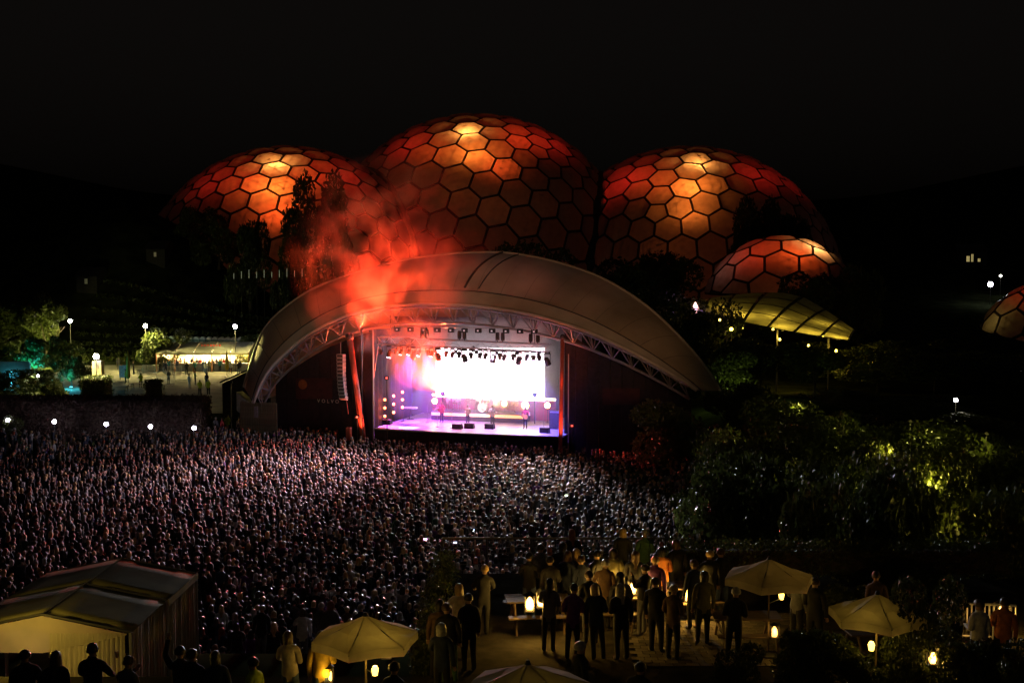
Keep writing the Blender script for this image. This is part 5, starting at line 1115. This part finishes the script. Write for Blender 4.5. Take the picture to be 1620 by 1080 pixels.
# hidden garden lamps on the bank whose light shows in the leaves
for px, py, Y, en, lab in ((1400, 722, 51, 90, 'garden lamp in the yellow lit tree'), (1470, 770, 47, 80, 'garden lamp below the broad tree'), (1515, 845, 36.5, 25, 'garden lamp in the brightest tree near the railing'), (1205, 765, 54, 25, 'garden lamp beside the speckled tree')):
    p = at(px, py, Y); g = ground(p.x, Y); t = thing('garden_lamp', lab, 'lamp', (p.x, Y, g), 0, 'garden lamps on the bank'); strut('post', (p.x, Y, g), p, .03, M_DARKSTEEL, t); b = MB(); b.lathe([(.08,0),(.1,.12),(.12,.16)], 8, Matrix.Translation(p)); b.build('hood', M_DARKSTEEL, t, False, True); point('garden_light', p + Vector((0,-.3,.3)), en, (1,.8,.12), .12, t)

for px, py, Y, en, lab in ((1150, 690, 66, 40, 'added lamp at the crowd side of the bank'), (1250, 640, 74, 55, 'added lamp over the broad dark tree'), (1335, 660, 64, 50, 'added lamp over the dense middle tree'), (1440, 670, 58, 55, 'added lamp between the yellow lit tree and the broad tree'), (1560, 690, 52, 50, 'added lamp at the top of the bank'), (1380, 760, 45, 30, 'added lamp low on the bank behind the terrace')):  # lamps added near the crowns to brighten the planting
    p = at(px, py, Y); g = ground(p.x, Y); t = thing('garden_lamp', lab, 'lamp', (p.x, Y, g), 0, 'garden lamps on the bank'); strut('post', (p.x, Y, g), p, .03, M_DARKSTEEL, t); b = MB(); b.lathe([(.12,.1),(.1,.16),(.03,.22)], 8, Matrix.Translation(p)); b.build('hood', M_DARKSTEEL, t, False, True); point('garden_light', p + Vector((0,-1.2,.0)), en*1.5, (.9,.8,.16), .12, t)
# ================================================================== TERRACE IN THE FOREGROUND
ZT = 6.2
M_PAVE = mat('terrace_paving', (.05,.045,.035), 1.0, .3, 2.5, .25, spec=0.0); M_CONC = mat('terrace_wall', (.2,.19,.17), .9, .25, 1.2, .2)
ter = MB().box((-2.2, 4, ZT-.35), (20, 33.2, ZT)).box((-16, 4, ZT-.35), (-2.203, 24.6, ZT)).build('terrace_floor', M_PAVE, None); tag(ter, kind='structure')
tag(MB().box((-2.1, 32.7, 0), (19.9, 33.0, ZT-.352)).box((-2.1, 24.5, 0), (-1.8, 32.698, ZT-.352)).box((-15.9, 24.2, 0), (-2.103, 24.498, ZT-.352)).build('terrace_retaining_wall', M_CONC, None), kind='structure')
sm_ = None; pm_ = []
for k in range(3):
    b = MB(); b.bevbox((-.145,-.095,0),(.145,.095,.03),.008); me = b.mesh('paver'); me.materials.append(mat('paver_%s' % 'abc'[k], [(.12,.105,.08),(.09,.08,.062),(.14,.12,.09)][k], 1.0, .25, 3, .2, spec=.05)); pm_.append(me)
for j in range(20):
    for i in range(15):
        o = bpy.data.objects.new('paver', rnd.choice(pm_)); COL.objects.link(o); o.parent = ter; o.location = (2.9 + .3*i + .15*(j % 2), 25.3 + .2*j, ZT + .002 + rnd.uniform(-.003, .004)); o.rotation_euler = (0, 0, rnd.gauss(0, .006))
def tp(px, py, z=ZT): return onz(px, py, z)
def headpos(px, py, h=1.72, z=ZT):
    """where a person of height h stands when the head top shows at this pixel"""
    p = onz(px, py, z + h); return Vector((p.x, p.y, z))
# wire railings
M_WIRE = mat('railing_wire', (.10,.10,.10), .5, .1, 5)
def railing(p, q, lab, n=6, h=1.1, rows=6, grp='wire railings of the terrace'):
    p = Vector(p); q = Vector(q); t = thing('railing', lab, 'railing', p, 0, grp)
    for i in range(n+1): a = p.lerp(q, i/n); strut('post', a, a + Vector((0,0,h)), .03, M_DARKSTEEL, t)
    strut('handrail', p + Vector((0,0,h)), q + Vector((0,0,h)), .035, M_WOOD, t)
    for k in range(rows): z = .15 + (h-.25)*k/(rows-1); strut('wire', p + Vector((0,0,z)), q + Vector((0,0,z)), .011, M_WIRE, t, 5)
    return t
railing((-2.05, 33.0, ZT), (4.5, 33.0, ZT), 'wire railing along the terrace edge behind the standing row', 5)
leaf_box('hedge', (-2.15, 24.8, ZT), (-1.7, 32.4, ZT + .8), 4500, .05, M_LEAF, 'low dark clipped hedge at the side of the terrace', 'hedge', 9)
leaf_box('hedge', (4.7, 32.5, ZT), (17.5, 33.1, ZT + .95), 9000, .05, M_LEAF, 'low dark clipped hedge along the terrace edge by the parasols', 'hedge', 8)
a = tp(1522, 1008); c_ = tp(1606, 1012); t = thing('balustrade', 'glowing balustrade with thin uprights lit by table lamps', 'railing', a)
for k in range(13): p = a.lerp(c_, k/12); strut('baluster', p, p + Vector((0,0,.85)), .022, M_ALU, t)
for z in (.05, .85): strut('rail', a + Vector((0,0,z)), c_ + Vector((0,0,z)), .03, M_ALU, t)
# tables, lanterns
M_TABLE = mat('dark_table_wood', (.12,.08,.05), .6, .3, 4)
def ptable(px, py, rz, lab):
    p = tp(px, py); t = thing('terrace_table', lab, 'table', p, rz)
    for k in range(5): b = MB(); b.bevbox((-.8,-.36+.145*k,.70),(.8,-.225+.145*k,.74),.008); b.build('plank', M_TABLE, t)
    for s in (-1, 1):
        b = MB(); b.bevbox((-.8,s*.68-.12,.42),(.8,s*.68+.12,.46),.01); b.build('bench', M_TABLE, t)
        for q in (-1, 1): strut('leg', (s*.6, q*.75, 0), (s*.6, q*.22, .7), .035, M_TABLE, t, 5, False)
        b = MB(); b.box((s*.6-.03,-.75,.37),(s*.6+.03,.75,.42)); b.build('bearer', M_TABLE, t)
    return p
def lantern(px, py, z, en, lab, hot=22, col=(1,.55,.09), sz=1.0):
    p = onz(px, py, ZT + z); t = thing('lantern', lab, 'lantern', p, 0, 'glowing lanterns on the terrace'); s = sz
    b = MB(); b.bevbox((-.09*s,-.09*s,0),(.09*s,.09*s,.03*s),.005); b.build('base', M_BLACK, t); b = MB(); b.lathe([(.06*s,.035*s),(.075*s,.1*s),(.06*s,.2*s),(.02*s,.26*s)], 10); b.build('glass', glow('lantern_glow%d' % hot, (1,.5,.1), hot*.4), t, True)
    b = MB(); b.lathe([(.12*s,.3*s),(.03*s,.37*s)], 8); [b.tube([(x*.085*s, y*.085*s, .03*s), (x*.085*s, y*.085*s, .3*s)], .008*s, 4) for x in (-1,1) for y in (-1,1)]; b.build('cage', M_BLACK, t)
    point('flame_light', p + Vector((0, -.16*s, .2*s)), en, col, .05, t); return t
ptable(850, 990, .1, 'dark picnic table with two lanterns beside the wire railing'); ptable(960, 985, -.05, 'dark picnic table in the middle of the terrace'); ptable(1085, 968, .15, 'dark picnic table with a lantern by the standing row'); ptable(1180, 1020, 0, 'dark picnic table under the dim parasol'); ptable(1390, 1045, .1, 'dark picnic table under the bright leaf shadowed parasol')
lantern(838, 966, .76, 70.1, 'bright lantern on the table by the wire railing', 22, sz=1.3); lantern(856, 960, .76, 33.7, 'second bright lantern on the table by the wire railing', 22, sz=1.3); lantern(1090, 952, .45, 78, 'lantern on the floor beside the standing row', 22, sz=1.4)
lantern(1001, 940, .76, 36.5, 'lantern beside the leafy planter', 14, sz=1.2); lantern(962, 925, .9, 25.2, 'lantern shining into the leafy planter', 14); lantern(1225, 1008, .5, 4.5, 'small lantern under the dim parasol', 9); pass
lantern(1475, 1050, .76, 5.4, 'lone small lantern among dark plants', 22); lantern(1548, 1000, .3, 18.0, 'lantern behind the glowing balustrade', 16, sz=1.5); lantern(1584, 985, .3, 20.2, 'brightest lantern behind the glowing balustrade', 22, sz=1.6); lantern(612, 1040, .78, 9.0, 'lantern glowing under the edge of the lit parasol', 8, sz=1.2)
lantern(520, 1078, .76, 5.0, 'low lantern behind the two people in yellow', 12)
# leafy planter
p = tp(968, 958); t = thing('planter', 'dark planter box full of green leaves lit by a lantern', 'planter', p); b = MB(); b.bevbox((-.6,-.2,0),(.6,.2,.5),.02); b.build('box', M_TABLE, t); c_ = link('leaves', CROWNS[4], None, t); c_.location = (0,0,.4); c_.scale = (.75,.4,.8)
# parasols
M_CANV = mat('parasol_canvas', (.40,.36,.27), .85, .3, 1.6, .2, trans=.5)
def parasol(px, py, lab, r=1.08, en=0, rot=0.0, lamp=(0,0), col=(1,.62,.08)):
    p = headpos(px, py, 2.32); t = thing('parasol', lab, 'parasol', p, rot); H = 2.3; n = 6
    ang = [2*math.pi*k/n for k in range(n)]; rim = [Vector((r*math.cos(a), r*math.sin(a), H-.42)) for a in ang]; top = Vector((0,0,H))
    for k in range(n):
        a, c_ = rim[k], rim[(k+1)%n]; b = MB(); m1 = top.lerp(a,.5)-Vector((0,0,.03)); m2 = top.lerp(c_,.5)-Vector((0,0,.03)); mm = (a+c_)/2 + Vector((0,0,.04)); b.add([top, m1, a, mm, c_, m2, (m1+m2)/2 - Vector((0,0,.03))], [(0,1,6),(0,6,5),(1,2,3,6),(6,3,4,5)]); o = b.build('canvas_panel', M_CANV, t); 
        b = MB(); b.add([a, mm, c_, c_-Vector((0,0,.16)), mm-Vector((0,0,.17)), a-Vector((0,0,.16))], [(0,5,4,1),(1,4,3,2)]); b.build('valance', M_CANV, o)
        strut('rib', top - Vector((0,0,.04)), a - Vector((0,0,.03)), .012, M_DARKSTEEL, t, 5, False); strut('strut', Vector((0,0,H-.75)), top.lerp(a,.55) - Vector((0,0,.05)), .01, M_DARKSTEEL, t, 5, False)
    b = MB(); b.tube([(0,0,0),(0,0,H+.06)], .022, 8); b.build('pole', M_WOOD, t); b = MB(); b.lathe([(.28,0),(.26,.08),(.05,.12)], 12); b.build('base', M_DARKSTEEL, t); b = MB(); b.lathe([(.06,H-.01),(.03,H+.06)], 8); b.build('finial', M_DARKSTEEL, t)
    if en:
        lp = Vector((lamp[0], lamp[1], 1.35)); b = MB(); b.lathe([(.05,-.12),(.07,0),(.04,.06)], 8, Matrix.Translation(lp)); b.build('clip_lamp', glow('clip_glow', (1,.62,.1), 5), t); strut('lamp_arm', (0,0,1.25), lp - Vector((0,0,.1)), .01, M_DARKSTEEL, t, 5, False); point('clip_light', lp + Vector((0,0,.15)), en, col, .06, t, False)
    return t
parasol(578, 971, 'open parasol lit bright yellow from beneath beside two people in yellow', 1.05, 9, .35, (.1,-.35)); parasol(835, 1047, 'open parasol with a dim pale top at the foot of the picture', 1.12, 1.3, .2, (.1,-.2)); parasol(1217, 882, 'dim open parasol with a bright patch at the edge of the terrace', 1.06, .9, .15, (.45,.35)); parasol(1388, 937, 'open parasol half hidden by leaves and lit yellow', 1.0, 5, .5, (-.35,-.2))
# marquee on the lower terrace
zg = 4.2; ze = 6.62; A_ = onz(207, 1000, ze); B_ = onz(310, 907, ze); 
mq = thing('marquee', 'pale marquee with a dark gabled roof and yellow lit curtain walls', 'marquee', (A_.x, A_.y, zg))
d_ = (B_ - A_); Lm = d_.length; d_.normalize(); l_ = Vector((-d_.y, d_.x, 0)); half = 2.1
def MQ(u, w_, z): return A_ * 1.0 + d_*u + l_*w_ + Vector((0,0,z - A_.z))
M_MROOF = mat('marquee_grey_roof', (.30,.28,.15), .9, .3, .9, .15); M_MWALL = mat('marquee_curtain', (.5,.45,.32), .8, .15, 1.5, .1, trans=.25)
zr = ze + .42
for s in (0, 1):
    for k in range(2):
        u0, u1 = Lm*k/2 + .01, Lm*(k+1)/2 - .01; e_ = 0 if s == 0 else 2*half; b = MB()
        vv = [MQ(u0 + (u1-u0)*i/4, e_ + (half-e_)*j/4, ze + (zr-ze)*j/4 - .018*math.sin(math.pi*i/4)*math.sin(math.pi*j/4)) for i in range(5) for j in range(5)]
        b.add(vv, [(i*5+j, (i+1)*5+j, (i+1)*5+j+1, i*5+j+1) for i in range(4) for j in range(4)]); o = b.build('roof_panel', M_MROOF, mq, True, True); o.modifiers.new('thickness','SOLIDIFY').thickness = .015
def curtain(p, q, z0, z1, n, name='curtain', amp_=.025):
    b = MB(); nr = (q-p).cross(Vector((0,0,1))).normalized()
    for i in range(n+1):
        a = p.lerp(q, i/n) + nr*amp_*math.sin(i*1.7 + .8*math.sin(i*.37)); b.v += [(a.x, a.y, z0), (a.x + nr.x*.01, a.y, z1)]
    b.f += [(2*i, 2*i+2, 2*i+3, 2*i+1) for i in range(n)]; o = b.build(name, M_MWALL, mq, True, True); o.modifiers.new('thickness','SOLIDIFY').thickness = .008
z_ = Vector((0,0,0)); curtain(MQ(0,0,0)+l_*.15+d_*.02, MQ(0,1.95,0)+d_*.02, zg, ze-.02, 60); curtain(MQ(.1,0,0)+l_*.03, MQ(Lm*.5,0,0)+l_*.03, zg, ze-.02, 50); curtain(MQ(Lm*.52,0,0)+l_*.03, MQ(Lm,0,0)+l_*.03, zg, ze-.02, 50)
b = MB(); b.add([MQ(0,.1,ze-.03), MQ(0,half,zr-.03), MQ(0,2*half-.1,ze-.03), MQ(0,2*half-.1,ze-.5), MQ(0,half,ze-.5), MQ(0,.1,ze-.06)], [(0,1,4,5),(1,2,3,4)]); b.build('gable_valance', M_MWALL, mq, False, True)
for u in (0, Lm/2, Lm):
    for w_ in (0, 2*half): strut('post', MQ(u,w_,zg), MQ(u,w_,ze), .05, M_ALU, mq)
    strut('rafter', MQ(u,0,ze+.01), MQ(u,half,zr+.01), .03, M_DARKSTEEL, mq); strut('rafter', MQ(u,2*half,ze+.01), MQ(u,half,zr+.01), .03, M_DARKSTEEL, mq)
strut('ridge', MQ(0,half,zr+.015), MQ(Lm,half,zr+.015), .018, M_MROOF, mq)
b = MB(); b.box((-.015,0,-.16),(.015,1,.0)); e0, e1 = MQ(Lm*.5,-.05,ze+.02), MQ(Lm,-.05,ze+.02); o = b.build('eave_strip', mat('yellow_eave_strip', (.6,.42,.12), .6), mq); o.location = e0 - Vector(mq.location); o.rotation_euler = (0,0,math.atan2(d_.y,d_.x) - math.pi/2); o.scale = (1,(e1-e0).length,1)
pL = MQ(-1.7, 2.4, ze + .75); t = thing('marquee_fill_lamp', 'added warm post lamp lighting the marquee curtain and roof', 'lamp', (pL.x, pL.y, zg)); strut('post', (pL.x, pL.y, zg), pL, .03, M_DARKSTEEL, t); b = MB(); b.lathe([(.1,0),(.12,.1),(.03,.16)], 8, Matrix.Translation(pL)); b.build('hood', M_DARKSTEEL, t, False, True); point('lamp_light', pL + Vector((0,.2,-.1)), 80, (1,.66,.1), .12, t)  # lamp added to warm the marquee front and roof
# people on the terrace
TG = None
def P(px, py, lab, rz=0.0, **k):
    p = headpos(px, py, 1.76*k.get('scale', 1.0)); return person(lab, p, rz, k.pop('la','down'), k.pop('ra','down'), **k)
P(908, 838, 'person with long red hair in black at the terrace railing', .1, hair='long', hc='red', top='black', leg='black', la='rail', ra='hold')
P(984, 836, 'person with a blond bob in black at the terrace railing', -.1, hair='bob', hc='blond', top='black', leg='black', la='hold', ra='down')
P(1017, 838, 'person in a dark green jacket next to the blond bob', .05, hair='short', hc='grey', top='green', leg='black', la='down', ra='hold')
P(1049, 866, 'person in an orange jacket among the standing row', .2, hair='bob', hc='black', top='orange', leg='black', la='hold', ra='hold')
P(1073, 854, 'person with chin length brown hair in a long black coat', .2, hair='bob', hc='brown', top='black', leg='black', la='hold', ra='down')
P(1098, 886, 'person with short dark hair left of the dim parasol', .3, hair='short', hc='brown', top='navy', leg='black')
P(1121, 872, 'person with short blond hair beside the dim parasol', .1, hair='short', hc='blond', top='black', leg='black', la='hip')
P(1143, 868, 'person in black nearest the dim parasol', .2, hair='short', hc='brown', top='black', leg='denim')
P(884, 858, 'person with dark hair left of the long red hair', 0, hair='bob', hc='dark', top='black', leg='black', la='hold')
P(862, 862, 'person in grey at the corner of the terrace railing', -.1, hair='short', hc='dark', top='grey', leg='black', ra='hold')
P(925, 880, 'person in a navy jacket sitting close to the railing', .4, hair='short', hc='brown', top='navy', leg='black', la='hold', scale=.96)
P(838, 875, 'person in black leaning at the side railing', -.2, hair='short', hc='black', top='black', leg='denim', la='rail', ra='rail')
P(1015, 893, 'person in black and tall boots standing alone on the paving', .9, hair='short', hc='dark', top='black', leg='grey', la='phone', ra='hold')
P(762, 893, 'person with yellow lit blond hair above the side railing', .1, hair='short', hc='blond', top='black', leg='black', la='rail', ra='rail')
P(726, 924, 'person with a blond bob in a cream jacket', .2, hair='bob', hc='blond', top='cream', leg='black', la='hip', ra='hold')
P(712, 955, 'person in a dark coat just below the cream jacket', .1, hair='short', hc='brown', top='black', leg='green')
P(690, 950, 'person in brown beside the dark coat', -.1, hair='bob', hc='dark', top='brown', leg='black')
P(922, 1014, 'man with a shaved head looking aside in front of the railing', -1.2, hair='short', hc='grey', top='black', leg='black', la='hold')
P(1012, 1048, 'person with dark hair half in view below the paving', -.6, hair='short', hc='dark', top='black', leg='black', scale=.97)
P(462, 998, 'person in a yellow lit pale jacket facing the crowd', -.05, hair='bob', hc='brown', top='cream', leg='denim', la='rail', ra='hold', sub=2)
P(510, 1000, 'person in a yellow jacket beside the lit parasol', .05, hair='short', hc='brown', top='yellow', leg='denim', la='down', ra='hold')
P(402, 1040, 'person in a lime top turning to the side', 1.2, hair='short', hc='dark', top='hi_vis_yellow', leg='black', ra='hold')
P(146, 1018, 'broad man in black in front of the marquee curtain', .0, hair='short', hc='dark', top='black', leg='black', la='rail', ra='rail', scale=1.08)
P(84, 1032, 'person with long brown hair left of the broad man', .2, hair='long', hc='brown', top='black', leg='black', ra='hold')
P(44, 1028, 'person with dark hair at the yellow curtain end', .3, hair='short', hc='dark', top='black', leg='black', la='hold')
P(196, 1040, 'person in grey drinking at the marquee corner', -.3, hair='short', hc='brown', top='grey', leg='black', la='phone')
P(285, 1024, 'person in black with one arm raised beside the marquee wall', .1, hair='short', hc='dark', top='black', leg='black', la='up', ra='hold')
P(306, 1028, 'person in black holding a drink by the marquee wall', -.2, hair='short', hc='brown', top='black', leg='black', ra='hold')
P(352, 1030, 'person in navy between the marquee and the lime top', 0, hair='bob', hc='dark', top='navy', leg='black')
P(620, 1050, 'person in black below the lit parasol', -.4, hair='short', hc='dark', top='black', leg='black', ra='hold')
for px, py, lab, top in ((1516, 922, 'person in a pale top by the glowing balustrade', 'cream'), (1548, 950, 'person in white sitting behind the glowing balustrade', 'white'), (1586, 945, 'person in orange sitting behind the glowing balustrade', 'orange'), (1392, 905, 'person in brown behind the leafy parasol', 'brown'), (1260, 905, 'person half hidden behind the dim parasol', 'grey'), (1290, 915, 'person in black beyond the dim parasol', 'black')):
    P(px, py, lab, rnd.uniform(-1, 1), hair='short', hc='brown', top=top, leg='black', la='hold')
for i, (px, py) in enumerate(((872, 880), (895, 872), (916, 868), (940, 872), (955, 885), (968, 868), (1003, 872), (1035, 880), (742, 940), (700, 985), (868, 915), (1040, 915), (1065, 925), (1112, 905), (985, 925), (905, 925), (935, 905), (948, 925), (985, 905), (1160, 930))):
    c3 = ['black','navy','grey','black','brown','olive','black','purple'][i % 8]; h3 = ['short','bob','long','short'][i % 4]; q3 = ['dark','brown','blond','dark','grey'][i % 5]
    P(px, py, f'person with {HN[h3]} {q3} hair in {c3} in the dim group on the terrace', rnd.gauss(0, .3), hair=h3, hc=q3, top=c3, leg='black', la=rnd.choice(['hold','down','rail']), ra=rnd.choice(['hold','down']), group='people in the dim group on the terrace')
for px, py, lab in ((188, 1037, 'clear plastic cup of beer raised by the person in grey'), (311, 1050, 'plastic cup of beer beside the marquee wall'), (1042, 905, 'white cup held by the person in the orange jacket'), (205, 1060, 'small lit glass on the ledge before the marquee')):
    p = headpos(px, py, 1.2) + Vector((0,-.1,1.2)); t = thing('cup', lab, 'cup', p); b = MB(); b.lathe([(.03,0),(.042,.13)], 10); b.build('cup_wall', mat('cup_plastic', (.7,.6,.4), .3, .1, trans=.4), t, True); b = MB(); b.lathe([(.028,.005),(.037,.1)], 10); b.build('beer', mat('beer', (.6,.3,.03), .2, .1), t)
# dark planting around the terrace end
for px, yt, Y, wp, lab in ((1440, 950, 23.0, 110, 'leafy shrub in front of the half hidden parasol'), (1270, 1000, 23.5, 110, 'dark shrub below the dim parasol'), (1350, 1030, 22.5, 120, 'dark shrub under the leaf shadowed parasol'), (1530, 1020, 22.5, 130, 'dark shrub before the glowing balustrade'), (1600, 1030, 22.0, 110, 'dark shrub at the far end of the balustrade'), (1160, 1045, 22.5, 90, 'low dark shrub beside the paving'), (1320, 930, 29.5, 70, 'shrub between the two farther parasols'), (1450, 900, 31.5, 90, 'dark shrub behind the leaf shadowed parasol'), (1480, 985, 26, 80, 'shrub beside the glowing balustrade')):
    p = at(px, yt, Y); h_ = max(.6, p.z - ZT); tree(lab, p.x, Y, h_/.95, wp*Y/FPX/1.1, 4 + (px//10) % 2, 'shrubs on the terrace', ZT, 'shrub', 'shrub')

# flood lamps added out of view to brighten the canopy cloth
for (lx, ly, lz), tg, en, cl, lab in (((18.5, 22, 10.5), S(8, 2, 13), 19000, (1, .46, .22), 'added post flood lamp at the end of the terrace brightening the canopy'), ((-15.2, 20, 10.5), S(-8, 2, 12.5), 19000, (1, .66, .36), 'added post flood lamp beyond the marquee brightening the canopy')):
    t = thing('flood_lamp', lab, 'flood lamp', (lx, ly, ZT)); strut('post', (lx, ly, ZT), (lx, ly, lz), .06, M_DARKSTEEL, t); b = MB(); b.bevbox((-.22,-.12,-.16),(.22,.12,.16),.03,Matrix.Translation((lx, ly, lz))); b.build('housing', M_BLACK, t, False, True)
    spot('canopy_fill_light', (lx, ly + .3, lz), tg, en, cl, 20, .8, .15, t)
p = at(350, 560, 96); g = ground(p.x, 96); t = thing('flood_lamp', 'added flood lamp on a pole behind the hedge end brightening the canopy side', 'flood lamp', (p.x, 99.2, g)); q = Vector((p.x, 99.2, 5.5)); strut('pole', (p.x, 99.2, g), q, .05, M_DARKSTEEL, t); b = MB(); b.bevbox((-.15,-.1,-.1),(.15,.1,.1),.02,Matrix.Translation(q)); b.build('housing', M_BLACK, t, False, True); spot('canopy_fill_light', q + Vector((.3,-.2,.1)), onst(450, 520, 2), 9000, (.9,.85,.3), 70, .9, .1, t)  # flood added to brighten the left flank of the canopy
